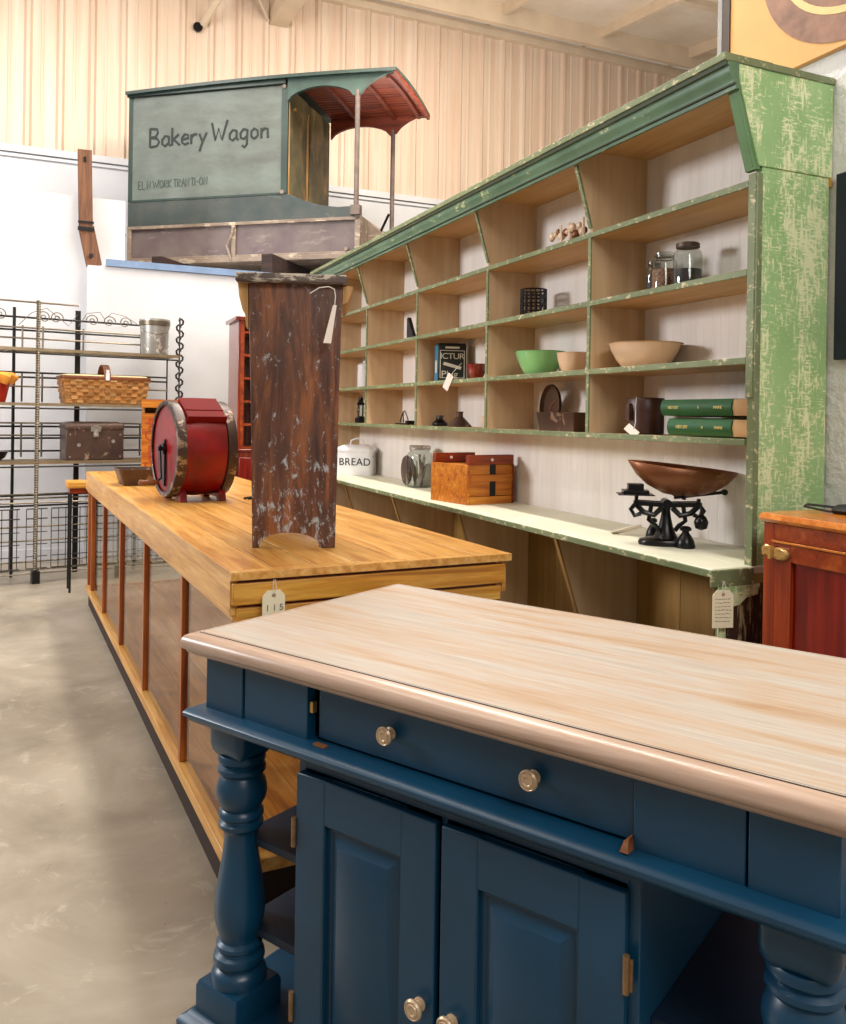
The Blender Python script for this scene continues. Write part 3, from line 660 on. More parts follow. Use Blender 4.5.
# canisters
cn = thing('enamel_canister', 'white enamel canister with lid in the farthest bay', 'canister', (2.41,6.72,ZC))
b = B(); b.lathe([(.058,0),(.06,.005),(.06,.18)], (0,0,0), 'z', 28); obj('body', b, M['enamel'], cn)
b = B(); b.lathe([(.062,.18),(.062,.195),(.05,.21),(.015,.215),(.015,.235),(.005,.24)], (0,0,0), 'z', 28); obj('lid', b, M['enamel'], cn)
# lantern
ln = thing('barn_lantern', 'small black barn lantern in the farthest bay', 'lantern', (2.32,6.55,ZD))
b = B(); b.lathe([(.045,0),(.048,.01),(.048,.035),(.03,.05),(.028,.055)], (0,0,0), 'z', 20); obj('fuel_tank', b, M['black_iron'], ln)
b = B(); b.lathe([(.026,.055),(.036,.09),(.034,.12),(.024,.145)], (0,0,0), 'z', 20); obj('globe', b, M['jarglass'], ln)
b = B(); b.lathe([(.03,.145),(.034,.155),(.02,.175),(.022,.185),(.018,.205),(.006,.21)], (0,0,0), 'z', 20)
for s in (-1,1): b.tube([(0,s*.045,.02),(0,s*.052,.08),(0,s*.05,.15),(0,s*.025,.185)], .006, 8)
obj('frame', b, M['black_iron'], ln)
b = B(); b.tube([(0,.05*cos(t*pi/8),.15+.075*sin(t*pi/8)) for t in range(9)], .003, 6); obj('bail', b, M['black_iron'], ln)
# wire contraption
wt = thing('wire_rack', 'small bent black wire plate stand in the fourth bay', 'stand', (2.33,5.64,ZD))
b = B(); b.tube([(.0,.08,.02),(0,.05,.06),(0,.02,.09),(0,0,.10),(0,-.02,.09),(0,-.06,.05),(0,-.08,.02)], .004, 6); b.tube([(-.03,.09,.006),(-.03,-.15,.006),(.03,-.15,.006),(.03,.09,.006)], .006, 6, True); b.tube([(0,.03,.08),(.02,.06,.02)], .004, 6)
b.box(-.03,.03,-.15,-.09,.0,.03); b.tube([(0,.02,.09),(0,.02,.006)], .003, 6); obj('wire_frame', b, M['black_iron'], wt)
# two funnels
f1 = thing('small_oil_can', 'short black oil can, left of the brown tin funnel', 'oil can', (2.33,5.03,ZD))
b = B(); b.lathe([(.05,0),(.052,.006),(.05,.02),(.022,.045),(.02,.06)], (0,0,0), 'z', 24); obj('can_body', b, M['black_iron'], f1)
b = B(); b.lathe([(.024,.058),(.024,.07)], (0,0,0), 'z', 20); b.tube([(0,.03,.03),(0,.055,.05),(0,.03,.065)], .004, 6); obj('cap', b, M['tin_dark'], f1)
f2 = thing('tin_funnel', 'brown tin funnel standing upside down on the lower pigeonhole shelf', 'funnel', (2.33,4.74,ZD))
b = B(); b.lathe([(.075,0),(.077,.006),(.03,.055),(.022,.062),(.022,.09),(.028,.095)], (0,0,0), 'z', 28); obj('cone', b, M['tin_dark'], f2)
b = B(); b.lathe([(.022,0),(.026,.05),(.028,.07),(.022,.07)], (0,0,0), 'z', 20); tag(obj('pale_cup', b, M['cream'], loc=(2.36,4.45,ZD)), 'small pale cup right of the tin funnel', 'cup')
# oval tray + bread tin
ot = thing('oval_tray', 'dark oval tray leaning behind the loaf tin', 'tray', (2.40,3.82,ZD))
m = Matrix.Translation((.02,.0,.125)) @ Matrix.Rotation(radians(-14), 4, 'Y') @ Matrix.Rotation(radians(-50), 4, 'X')
b = B(); b.lathe([(1,.02),(.97,.014),(.86,.0),(.001,.0),(.001,-.004),(.87,-.004),(1.0,.012)], (0,0,0), 'x', 40, sx=.142, sy=.082, cap0=False, cap1=False)
for v in b.bm.verts: v.co.x *= -1
for v in b.bm.verts: v.co = m @ v.co
obj('tray_dish', b, M['tin_dark'], ot)
b = B()
for i in range(5):
    p = m @ Vector((-.001, .04-.02*i, .01*sin(i))); b.lathe([(.007,-.002),(.007,.002)], tuple(p), 'x', 10)
obj('tray_motif', b, M['copper'], ot)
lt = thing('loaf_tin', 'shallow rusty rectangular loaf tin standing in front of the oval tray', 'tin', (2.225,3.33,ZD), 4)
b = B(); b.rrect([(.014,0),(.0,.088),(-.003,.092),(.003,.092),(.016,.004)], .12, .30, .008); obj('tin_body', b, M['tin_dark'], lt)
# leather case + books
lc = thing('leather_case', 'round dark brown leather collar case with lid at the left of the green books', 'case', (2.33,2.94,ZD))
b = B(); b.lathe([(.074,0),(.078,.005),(.078,.105)], (0,0,0), 'z', 32); obj('case_body', b, M['leather'], lc)
b = B(); b.lathe([(.081,.1),(.082,.145),(.076,.155),(.02,.158)], (0,0,0), 'z', 32); obj('case_lid', b, M['leather'], lc)
b = B(); b.box(-.095,-.08,-.012,.012,.06,.13); obj('case_strap', b, M['leather'], lc)
t = tagcard('price_tag', 'white tag on a string lying on the shelf edge below the leather case', (2.24,2.85,1.357), [(2.25,2.90,1.515),(2.235,2.885,1.47),(2.225,2.87,1.41),(2.215,2.865,1.385),(2.195,2.875,1.362)], M['tagwhite'], .06)
def book(label, y0, y1, z, x, depth, h, txt, ry=0):
    k = thing('book', label, 'book', (x, y0, z), ry)
    L = y1-y0
    # spine faces -x; page edges show at the near (low y) end
    b = B(); ring = []
    pr = [(.03,0),(depth,0),(depth,.004),(.03,.004),(.012,.006),(.004,h*.3),(.002,h*.5),(.004,h*.7),(.012,h-.006),(.03,h-.004),(depth,h-.004),(depth,h),(.03,h),(.01,h-.002),(-.002,h*.75),(-.005,h*.5),(-.002,h*.25),(.01,.002)]
    b.prism(pr, 1, 0, L); obj('cover', b, M['bookgreen'], k)
    b = B(); b.box(.014,depth-.006,.003,L-.003,.0045,h-.0045); obj('pages', b, M['pages'], k)
    return k, L
def spine_text(k, L, h, lines):
    for s, y, hgt in lines:
        text_mesh('gilt_lettering', s, hgt, M['gold'], k, (-.006, y*L, h*.5), (radians(90),0,radians(-90)), .0008, .9)
# books lie with spines out along the shelf; fore-part cut pages show toward the end panel
def lying(label, y0, y1, z, h, lines):
    k = thing('book', label, 'book', (2.235, y0, z), 0, 'green books on the shelf')
    L = y1-y0; pg = .10
    b = B(); pr = [(.0,.004),(.20,0),(.20,.004),(.02,.005),(.02,h-.005),(.20,h-.004),(.20,h),(.0,h-.004),(-.009,h*.72),(-.011,h*.5),(-.009,h*.28)]
    b.prism(pr, 1, pg, L); obj('cover', b, M['bookgreen'], k, bevel=.0015)
    b = B(); pr = [(.002,.006),(.19,.006),(.19,h-.006),(.002,h-.006),(-.004,h*.5)]
    b.prism(pr, 1, .004, L-.004); obj('pages', b, M['pages'], k)
    spine_text(k, L, h, lines); 
    for o in k.children:
        if o.name.startswith('gilt'): o.location.x = -.0125
    return k
lying('upper green cloth book with gilt spine, lying on top of another green book', 2.232,2.715,1.433,.071, [('HISTORY', .84, .016),('II', .55, .014),('MAINE', .34, .016)])
lying('lower green cloth book with gilt spine, lying under another green book', 2.232,2.675,1.3575,.073, [('HISTORY', .80, .018),('III', .55, .014),('MAINE', .36, .016)])
# bread box
br = thing('bread_box', 'white enamel box lettered BREAD on the ledge of the green shelving', 'bread box', (2.15,6.66,ZE), -36)
b = B(); b.rrect([(.006,0),(0,.01),(0,.20)], .30, .20, .03); obj('box_body', b, M['enamel'], br)
b = B(); b.rrect([(-.008,.195),(-.01,.215),(0,.225),(.03,.24),(.06,.252)], .30, .20, .03); ld = obj('lid', b, M['enamel'], br)
b = B(); b.tube([(.09,.10,.245),(.10,.10,.285),(.15,.10,.305),(.20,.10,.285),(.21,.10,.245)], .007, 8); obj('lid_handle', b, M['enamel'], ld)
b = B(); b.box(.298,.306,.05,.15,.15,.165); obj('side_grip', b, M['enamel_rim'], br)
text_mesh('lettering', 'BREAD', .085, M['ink'], br, (.16,-.002,.11), (radians(90),0,0), .0015, 1.05)
# jar with dark round disc
uj = thing('utensil_jar', 'wide glass jar full of pale utensils on the ledge beside the wooden crate', 'jar', (2.36,5.42,ZE))
b = B(); b.lathe([(.08,0),(.09,.01),(.094,.06),(.094,.2),(.085,.235),(.068,.25),(.068,.275)], (0,0,0), 'z', 36); obj('jar_body', b, M['jarglass'], uj)
b = B(); random.seed(5)
for i in range(12):
    a = random.random()*6.28; q = random.random()*.05
    b.bar((q*cos(a), q*sin(a), .01), (.06*cos(a+1), .06*sin(a+1), .14+.09*random.random()), .022, .006, (cos(a), sin(a), .2))
obj('contents', b, M['utensils'], uj)
b = B(); b.lathe([(.074,.26),(.076,.285),(.07,.29)], (0,0,0), 'z', 30); obj('lid', b, M['galv'], uj)
b = B(); b.lathe([(.001,.0),(.10,.0),(.108,.012),(.10,.02),(.001,.02)], (0,0,0), 'x', 36); tag(obj('round_tray', b, M['tin_dark'], loc=(2.31,5.56,ZE+.109), rot=(0,0,radians(-4))), 'dark round tray standing on edge behind the utensil jar', 'tray')
# orange crate
oc = thing('wooden_crate', 'orange stained wooden box crate with raised slats on the shelf ledge', 'crate', (2.135,4.235,ZE), 10)
W_, D_, Hc = .34, .36, .225
b = B(); b.box(0,.018,0,D_,0,Hc); obj('end_board', b, M['crate'], oc, bevel=.002)
b = B(); b.box(W_-.018,W_,0,D_,0,Hc); obj('end_board', b, M['crate_dark'], oc, bevel=.002)
b = B(); b.box(.018,W_-.018,.0,.012,0,.045); b.box(.018,.16,0,.012,.048,Hc-.0); b.box(.205,W_-.018,.0,.012,.048,Hc); b.box(.018,W_-.018,-.008,.0,.13,.168); obj('front_slat', b, M['crate'], oc, bevel=.002)
b = B(); b.box(.018,W_-.018,D_-.012,D_,0,Hc); b.box(.018,W_-.018,.012,D_-.012,.0,.012); b.box(.018,W_-.018,.02,D_-.02,Hc-.02,Hc-.005); obj('box_liner', b, M['crate'], oc)
b = B(); b.box(.16,.205,.004,.008,.045,Hc); obj('dark_gap', b, M['black_iron'], oc)
b = B(); b.box(.01,W_-.01,-.006,.03,Hc+.001,Hc+.055); c1 = obj('top_cleat', b, M['crate_dark'], oc, bevel=.002)
b = B(); b.lathe([(.009,-.0105),(.009,-.006)], (.17,0,Hc+.028), 'y', 16); obj('porcelain_knob', b, M['enamel'], c1)
b = B(); b.box(.0,W_-.05,D_-.05,D_-.015,Hc+.001,Hc+.055); c2 = obj('top_cleat', b, M['crate_dark'], oc, bevel=.002)
b = B(); b.lathe([(.009,D_-.0545),(.009,D_-.05)], (.11,0,Hc+.028), 'y', 16); obj('porcelain_knob', b, M['enamel'], c2)
# balance scale
sc = thing('balance_scale', 'black cast iron balance scale carrying a worn copper pan on the ledge', 'scale', (2.24,2.69,ZE), -31)
b = B(); b.lathe([(.105,0),(.107,.012),(.10,.022),(.085,.026),(.07,.03)], (0,0,0), 'z', 36, sy=.6)
b.lathe([(.05,.028),(.04,.045),(.028,.075),(.02,.11),(.016,.14),(.02,.15),(.012,.165)], (0,0,0), 'z', 24); obj('base', b, M['black_iron'], sc)
b = B()
for s in (-1,1):
    b.bar((0,s*.03,.16), (-.11,s*.03,.165), .012, .018); b.bar((0,s*.03,.16), (.13,s*.03,.165), .012, .018)
    b.tube([(s*.02,-.03,.15),(s*.05,-.03,.12),(s*.09,-.03,.13),(s*.115,-.03,.155),(s*.12,-.03,.175)], .011, 8)
    b.tube([(s*.06,-.03,.165),(s*.07,-.03,.10),(s*.045,-.03,.08),(s*.03,-.03,.06)], .009, 8)
    b.tube([(s*.12,-.03,.165),(s*.14,-.03,.14),(s*.125,-.03,.115),(s*.10,-.03,.125)], .009, 8)
b.bar((-.115,-.035,.165), (-.115,.035,.165), .014, .014); b.bar((.125,-.035,.165), (.125,.035,.165), .014, .014)
b.lathe([(.018,-.04),(.018,.04)], (0,0,.165), 'y', 16)
obj('beam', b, M['black_iron'], sc)
b = B(); b.tube([(-.115,0,.165),(-.115,0,.195)], .008); b.box(-.19,-.05,-.05,.05,.195,.2); b.box(-.17,-.07,-.04,.04,.2,.215); b.box(-.15,-.09,-.03,.03,.215,.24); obj('weight_plate', b, M['black_iron'], sc, bevel=.002)
b = B(); b.tube([(.125,0,.165),(.125,0,.185)], .008); b.bar((-.07,.0,.255),(.05,-.02,.19),.012,.012); b.bar((.03,0,.188),(.22,-.01,.215),.014,.012); b.lathe([(.012,-.01),(.012,.01)], (.22,-.01,.215), 'y', 12); b.bar((.06,-.06,.19),(.06,.06,.19),.012,.01); obj('pan_support', b, M['black_iron'], sc)
b = B(); rs = []
for r_, z_ in ((.02,.0),(.3,.004),(.6,.03),(.82,.065),(1,.115)):
    rs.append([(.215*r_*cos(t*pi/20)*(1.0+.05*cos(t*pi/20)), .125*r_*sin(t*pi/20), z_-.010*r_*cos(t*pi/20)) for t in range(40)])
b.rings(rs, True, False); obj('pan', b, M['copper'], sc, solid=.003, loc=(.045,.0,.197), rot=(radians(2),radians(3),radians(4)))
for nm, x_, y_, s_, lb in (('bell_weight', 2.262, 2.60, 1.0, 'black bell shaped iron weight standing in front of the scale'), ('bell_weight', 2.315, 2.86, .8, 'smaller black iron weight standing behind the left of the scale')):
    wt_ = thing(nm, lb, 'weight', (x_, y_, ZE)); b = B(); b.lathe([(.036*s_,0),(.038*s_,.006),(.032*s_,.03),(.02*s_,.05),(.013*s_,.06),(.014*s_,.064)], (0,0,0), 'z', 24); obj('weight_body', b, M['black_iron'], wt_)
    b = B(); b.lathe([(.012*s_,.064),(.022*s_,.068),(.022*s_,.078),(.012*s_,.084)], (0,0,0), 'z', 20); obj('grip', b, M['black_iron'], wt_)
b = B(); b.lathe([(.008,0),(.022,.006),(.028,.03),(.02,.05),(.008,.06),(.003,.09)], (.125,-.055,.07), 'z', 20); obj('hanging_counterweight', b, M['black_iron'], sc)
b = B(); b.bar((0,.0,.002),(.075,-.10,.045),.04,.0025,(.3,.3,1)); tag(obj('price_tag', b, M['tagwhite'], loc=(2.225,3.02,ZE)), 'white paper tag lying on the pale green ledge left of the scale', 'tag')
# tag on ledge end
t = thing('price_tag', 'manila tag with handwriting hanging from the ledge end of the green shelving', 'tag', (2.045,2.165,.86), -14)
def lettered_tag(t, w_, h_, mat, lines):
    b = B(); o = [(-w_/2,-h_),(w_/2,-h_),(w_/2,-.016),(w_/2-.014,0),(-w_/2+.014,0),(-w_/2,-.016)]
    b.prism(o, 1, -.001, .001); c = obj('card', b, mat, t)
    b = B(); b.lathe([(.006,-.0022),(.006,.0022)], (0,0,-.014), 'y', 14); obj('eyelet', b, M['knob'], c)
    b = B(); random.seed(11)
    for i in range(lines):
        z = -.03-i*(h_-.04)/lines; x = -w_*.38
        while x < w_*.36:
            l = .004+random.random()*.008; b.bar((x,-.0014,z),(x+l,-.0014,z+random.uniform(-.002,.002)),.0006,.0018); x += l+.003
    if lines: obj('handwriting', b, M['wagon_sill'], c)
    b = B(); b.tube([(0,-.001,-.012),(-.004,-.004,.006),(0,0,.03)], .0012, 6); b.tube([(0,-.001,-.012),(.006,-.004,.008),(.004,0,.03)], .0012, 6); obj('string', b, M['string'], t)
lettered_tag(t, .074, .125, M['tag'], 7)
t = thing('price_tag', 'cream tag with ring eyelet hanging on the front end of the honey counter', 'tag', (.5852,2.3637,.921), 3)
lettered_tag(t, .066, .10, M['tag'], 0)
text_mesh('tag_figures', '1 1 5', .026, M['wagon_sill'], t, (.002,-.0018,-.05), (radians(90),0,0))

# ------------------------------------------------------------------ icebox
ib = thing('oak_icebox', 'reddish oak icebox with brass latch at the right edge of the view', 'icebox', (2.095,2.05,0), -90)
# local x runs toward the camera side (world -y), local y toward the wall (+x)
IL, ID = .80, .43
b = B(); b.box(.006,IL-.006,.02,ID,0,1.10); obj('carcass', b, M['icebox'], ib)
b = B(); b.rrect([(.006,1.10),(0,1.104),(-.004,1.112),(0,1.122),(.006,1.13),(.2,1.13)], IL+.012, ID+.01, .01, x0=-.006, y0=-.012); obj('top_board', b, M['icebox_top'], ib)
for a, c in ((.006,.05),(IL-.05,IL-.006)): obj('stile', B().box(a,c,.0,.02,0,1.0995), M['icebox'], ib, bevel=.002)
for a, c in ((1.048,1.0995),(0,.12)): obj('rail', B().box(.05,IL-.05,.0,.02,a,c), M['icebox_h'], ib, bevel=.002)
b = B(); b.box(.044,IL-.05,-.008,.0,1.04,1.048); obj('bead_moulding', b, M['icebox_top'], ib, bevel=.002)
dd = obj('door', B().box(.1165,IL-.1265,.012,.019,.19,.985), M['icebox_panel'], ib)
for a, c in ((.052,.116),(IL-.126,IL-.062)): obj('door_stile', B().box(a,c,-.002,.019,.13,1.038), M['icebox'], dd, bevel=.002)
for a, c in ((.985,1.038),(.13,.19)): obj('door_rail', B().box(.1165,IL-.1265,-.002,.019,a,c), M['icebox_h'], dd, bevel=.002)
b = B()
b.lathe([(.021,-.004),(.021,-.010),(.017,-.014)], (.028,0,1.012), 'y', 24, sx=.9)
b.lathe([(.03,-.004),(.03,-.012),(.024,-.018)], (.082,0,1.008), 'y', 28, sx=.68, sy=1.15); b.box(.025,.085,-.012,-.003,1.0,1.02)
b.box(.05,.06,-.028,-.01,.99,1.03)
for x_, z_ in ((.072,1.0),(.094,1.0),(.082,1.02),(.03,1.02),(.025,1.0)): b.lathe([(.003,-.022),(.003,-.01)], (x_,0,z_), 'y', 8)
obj('brass_latch', b, M['brass'], ib, label='oval brass latch')
pw = thing('dark_pouch', 'small crumpled black pouch with a cord on top of the icebox', 'pouch', (2.30,1.97,1.13))
b = B(); b.lathe([(.05,0),(.06,.012),(.045,.026),(.015,.03)], (.05,-.05,0), 'z', 20, sx=1.3); obj('pouch_body', b, M['ink'], pw)
b = B(); b.tube([(-.01,-.03,.004),(-.05,.0,.012),(-.08,.03,.02),(-.05,.045,.024),(-.01,.01,.02),(.03,-.03,.016)], .004, 6); obj('cord', b, M['ink'], pw)

# ------------------------------------------------------------------ signs on the right wall
sg = thing('painted_sign', 'large orange painted sign with a brown oval ring, high on the right wall', 'sign', (2.55,2.70,2.74))
b = B(); b.box(-.03,-.004,-1.5,-.02,.0,1.3); obj('sign_panel', b, M['orange_paint'], sg)
b = B(); b.box(-.036,-.002,-.02,.02,-.005,1.3); obj('sign_frame', b, M['sign_frame'], sg)
def ring(a, c, a2, c2, x0, x1):
    bb = B(); n_ = 60; rs = []
    for i in range(n_+1):
        t = 2*pi*i/n_; ca, sa = cos(t), sin(t)
        rs.append([(x0,-.65+a*ca,.42+c*sa),(x1,-.65+a*ca,.42+c*sa),(x1,-.65+a2*ca,.42+c2*sa),(x0,-.65+a2*ca,.42+c2*sa)])
    return bb.rings(rs, False, False)
obj('brown_ring', ring(.46,.41,.02,.02,-.0305,-.033), M['brown_paint'], sg)
obj('cream_ring', ring(.37,.315,.345,.29,-.0325,-.0345), M['sign_cream'], sg)
b = B(); b.box(2.523,2.5475,1.55,2.16,1.64,2.295); tag(obj('navy_picture', b, M['navy_pic'], bevel=.004), 'plain navy panel hung on the white stucco wall right of the green shelving', 'picture')

# ------------------------------------------------------------------ bakers rack
rk = thing('bakers_rack', 'tall open metal bakers rack against the white wall at the left', 'rack', (-.10,7.648,0), 10)
def T(pts, r, mat='rack', name='rail', seg=8, parent=None):
    bb = B(); bb.tube(pts, r, seg); return obj(name, bb, M[mat], parent or rk)
RX0, RX1, RD = -.75, 1.17, .36
b = B()
for i in range(116):
    z = .02*i; b.lathe([(.013,z),(.019,z+.01),(.013,z+.02)], (0,0,0), 'z', 10, cap0=(i==0), cap1=(i==115))
obj('twisted_post', b, M['rack'], rk)
T([(-.13,RD,0),(-.13,RD,2.29)], .013, 'rack_dark', 'post'); T([(RX0,0,0),(RX0,0,2.3)], .013, 'rack', 'post')
b = B(); b.box(.38-.022,.38+.022,RD-.006,RD+.006,0,2.3)
obj('flat_post', b, M['rack_dark'], rk)
# right end: ornate scroll post
b = B(); b.tube([(RX1,0,0),(RX1,0,2.27)], .007); b.tube([(RX1,RD,0),(RX1,RD,2.0)], .007)
for i in range(38):
    z = .2+i*.054; s = 1 if i % 2 else -1
    b.tube([(RX1+s*.005,-.004,z),(RX1+s*.026,-.004,z+.015),(RX1+s*.03,-.004,z+.04),(RX1+s*.014,-.004,z+.058),(RX1-s*.008,-.004,z+.05),(RX1-s*.004,-.004,z+.036)], .0095, 6)
obj('scroll_post', b, M['rack_dark'], rk)
for z, nm in ((1.93,'shelf'),(1.48,'shelf'),(1.0,'shelf')):
    b = B(); b.box(RX0,RX1,-.012,.004,z-.024,z); b.box(RX0,RX1,RD-.004,RD+.006,z-.015,z)
    y = .02
    while y < RD: b.box(RX0,RX1,y,y+.006,z-.008,z); y += .024
    for x_ in (RX0,-.2,.4,.8,RX1): b.box(x_-.006,x_+.006,0,RD,z-.016,z-.008)
    so = obj(nm, b, M['rack_brass'], rk)
    b = B(); b.tube([(RX0,.0,z-.045),(RX1,.0,z-.045)], .008, 6); obj('under_rail', b, M['rack_dark'], so)
b = B()
for z in (2.21,2.10,1.74,1.70,1.28,1.18,1.07,.69,.60): b.tube([(RX0,RD,z),(RX1,RD,z)], .0095, 6)
obj('rear_rail', b, M['rack_dark'], rk)
b = B()
for z in (2.34,2.12,2.03,1.94,1.62,1.31,1.205,.70,.665): b.tube([(RX0,RD-.03,z),(RX1 if z < 2.3 else .38,RD-.03,z)], .0085, 6)
for z0, z1 in ((1.95,2.14),(1.49,1.73),(1.02,1.31)):
    for x_ in (-.07,.09,.42,.92): b.tube([(x_,RD-.03,z0),(x_,RD-.03,z1)], .0085, 6)
obj('front_rail', b, M['rack'], rk)
# scrolls at the top
b = B()
def scroll(cx, cz, s, f):
    p = []
    for k_ in range(30):
        t = k_/29*4.2*pi*.75; r_ = .055*(1-k_/34); p.append((cx+f*r_*cos(t), RD-.02, cz+r_*sin(t)*s))
    b.tube(p, .005, 6)
for cx, f in ((-.42,1),(-.24,-1),(.1,-1),(.2,1),(.5,-1),(.64,1),(.78,1)): scroll(cx, 2.22, 1, f)
b.tube([(.38,RD-.02,2.16),(.45,RD-.02,2.28),(.56,RD-.02,2.30),(.60,RD-.02,2.24),(.66,RD-.02,2.30),(.78,RD-.02,2.28),(.95,RD-.02,2.18),(1.1,RD-.02,2.12)], .0035, 6)
b.tube([(-.1,RD-.02,2.14),(0,RD-.02,2.25),(.12,RD-.02,2.3),(.3,RD-.02,2.16),(.37,RD-.02,2.26)], .0035, 6)
obj('scrollwork', b, M['rack'], rk)
# lower wire grid doors
b = B()
for x0_, x1_ in ((-.70,-.12),(-.07,.09),(.12,.60),(.66,1.13)):
    for z in (.12,.22,.32,.42,.53,.61): b.tube([(x0_,.0,z),(x1_,.0,z)], .006 if z in (.12,.61,.53) else .004, 6)
    x_ = x0_
    while x_ <= x1_+.001: b.tube([(x_,0,.12),(x_,0,.61)], .0035, 6); x_ += .056
obj('wire_grid', b, M['rack_dark'], rk)
b = B()
for z in (.05,.12,.30,.42,.6): b.tube([(RX0,RD,z),(RX1,RD,z)], .008, 6)
b.tube([(RX0,0,.66),(RX1,0,.66)], .008, 6); b.tube([(RX0,0,.08),(RX1,0,.08)], .006, 6)
obj('lower_rail', b, M['rack'], rk)
b = B(); b.box(-.03,.03,-.05,.03,0,.10); obj('post_foot', b, M['rack_dark'], rk)
def rk_w(x, y, z):
    a = radians(10); return (-.10+x*cos(a)-y*sin(a), 7.648+x*sin(a)+y*cos(a), z)
# bucket
bk = thing('galvanised_bucket', 'galvanised metal bucket on the top shelf of the rack', 'bucket', rk_w(.99,.15,1.93))
b = B(); b.lathe([(.112,0),(.114,.01),(.128,.30),(.134,.302),(.134,.318),(.128,.32),(.120,.315),(.108,.012)], (0,0,0), 'z', 40, cap1=True); obj('bucket_body', b, M['galv'], bk)
b = B(); b.lathe([(.1275,.26),(.133,.264),(.1345,.30),(.1285,.305)], (0,0,0), 'z', 40, cap0=False, cap1=False); obj('band', b, M['rack'], bk, solid=.002)
b = B(); b.box(.11,.128,-.012,.012,.24,.28); b.tube([(.13,0,.27),(.1,-.10,.2),(0,-.135,.18),(-.1,-.10,.2),(-.13,0,.27)], .003, 6); obj('handle', b, M['rack'], bk)
# basket
bs = thing('picnic_basket', 'woven splint picnic basket with a hoop handle on the middle rack shelf', 'basket', rk_w(.205,.05,1.48), 10)
BL, BW_, BH = .72, .26, .235
b = B(); b.rrect([(.03,0),(.0,BH),(.012,BH),(.04,.01)], BL, BW_, .02, cap1=True)
rows = 7
for r_ in range(rows):
    z0 = .008+r_*(BH-.02)/rows; z1 = z0+(BH-.02)/rows*.9; ins = .03*(1-(z0+z1)/2/BH); 
    nx = 15
    for i in range(nx):
        if (i+r_) % 2: continue
        a = ins+(BL-2*ins)*i/nx; c = ins+(BL-2*ins)*(i+1.15)/nx
        for y0_, y1_ in ((ins-.010, ins+.004), (BW_-ins-.004, BW_-ins+.010)): b.box(a, min(c, BL-ins), y0_, y1_, z0, z1)
    for i in range(6):
        if (i+r_) % 2: continue
        a = ins+(BW_-2*ins)*i/6; c = ins+(BW_-2*ins)*(i+1.15)/6
        for x0_, x1_ in ((ins-.010, ins+.004), (BL-ins-.004, BL-ins+.010)): b.box(x0_, x1_, a, min(c, BW_-ins), z0, z1)
obj('woven_body', b, M['wicker'], bs)
b = B(); b.rrect([(-.012,BH-.022),(-.014,BH-.01),(-.008,BH+.004),(.004,BH+.004)], BL, BW_, .02); obj('rim', b, M['wicker_dark'], bs)
b = B(); b.rrect([(.004,BH+.004),(.01,BH+.014),(.05,BH+.018)], BL-.02, BW_-.02, .02, x0=.01, y0=.01); obj('lid', b, M['cream_cloth'], bs)
b = B(); rs = []
for k_ in range(17):
    t = pi*k_/16; y = BW_/2-(BW_/2+.004)*cos(t); z = BH-.02+.13*sin(t)
    rs.append([(BL*.5-.028,y,z),(BL*.5+.028,y,z),(BL*.5+.028,y*.96+.005,z-.006),(BL*.5-.028,y*.96+.005,z-.006)])
b.rings(rs); obj('handle', b, M['wicker_dark'], bs)
b = B(); b.box(BL*.5-.02,BL*.5+.012,-.022,-.018,BH-.03,BH+.03); b.box(BL*.5-.016,BL*.5+.008,-.022,-.017,BH+.03,BH+.06); obj('white_clasp', b, M['enamel'], bs)
# dark metal box
bx = thing('metal_strongbox', 'dark rusty metal box with hasp on the lower rack shelf', 'box', rk_w(.235,.04,1.0), 10)
b = B(); b.box(0,.47,0,.28,0,.27); obj('box_body', b, M['tin_dark'], bx, bevel=.006)
b = B(); b.rrect([(-.006,.262),(-.008,.275),(-.006,.30),(.01,.318),(.05,.328)], .47, .28, .012); obj('lid', b, M['tin_dark'], bx)
b = B(); b.box(.195,.275,-.014,-.006,.245,.285); b.box(.215,.255,-.02,-.012,.20,.30); b.lathe([(.012,-.02),(.012,-.012)], (.235,0,.275), 'y', 14)
for x_ in (.10,.38): b.lathe([(.016,-.006),(.012,-.001)], (x_,0,.13 if x_ < .2 else .16), 'y', 12)
for x_ in (.03,.44):
    for z in (.03,.22): b.lathe([(.007,-.004),(.007,-.001)], (x_,0,z), 'y', 10)
obj('hasp', b, M['galv'], bx)
# red pot with cloth
rp = thing('red_pot', 'red pot topped with orange cloth at the left edge of the rack', 'pot', rk_w(-.30,.12,1.48))
b = B(); b.lathe([(.075,0),(.08,.01),(.115,.18),(.12,.19),(.108,.19)], (0,0,0), 'z', 30); obj('pot_body', b, M['redpot'], rp)
b = B(); b.lathe([(.125,.15),(.155,.19),(.16,.215),(.13,.235),(.05,.24)], (0,0,0), 'z', 30)
for v in b.bm.verts:
    a = math.atan2(v.co.y, v.co.x); v.co.x *= 1+.1*cos(7*a); v.co.y *= 1+.1*cos(7*a); v.co.z += .012*sin(9*a)
obj('cloth', b, M['orange_cloth'], rp)
b = B(); b.lathe([(.06,0),(.1,.03),(.12,.075),(.13,.08),(.12,.082)], (0,0,0), 'z', 28); tag(obj('dark_bowl', b, M['black_iron'], loc=rk_w(-.315,.14,1.0)), 'dark bowl on the lower rack shelf at the left edge', 'bowl')
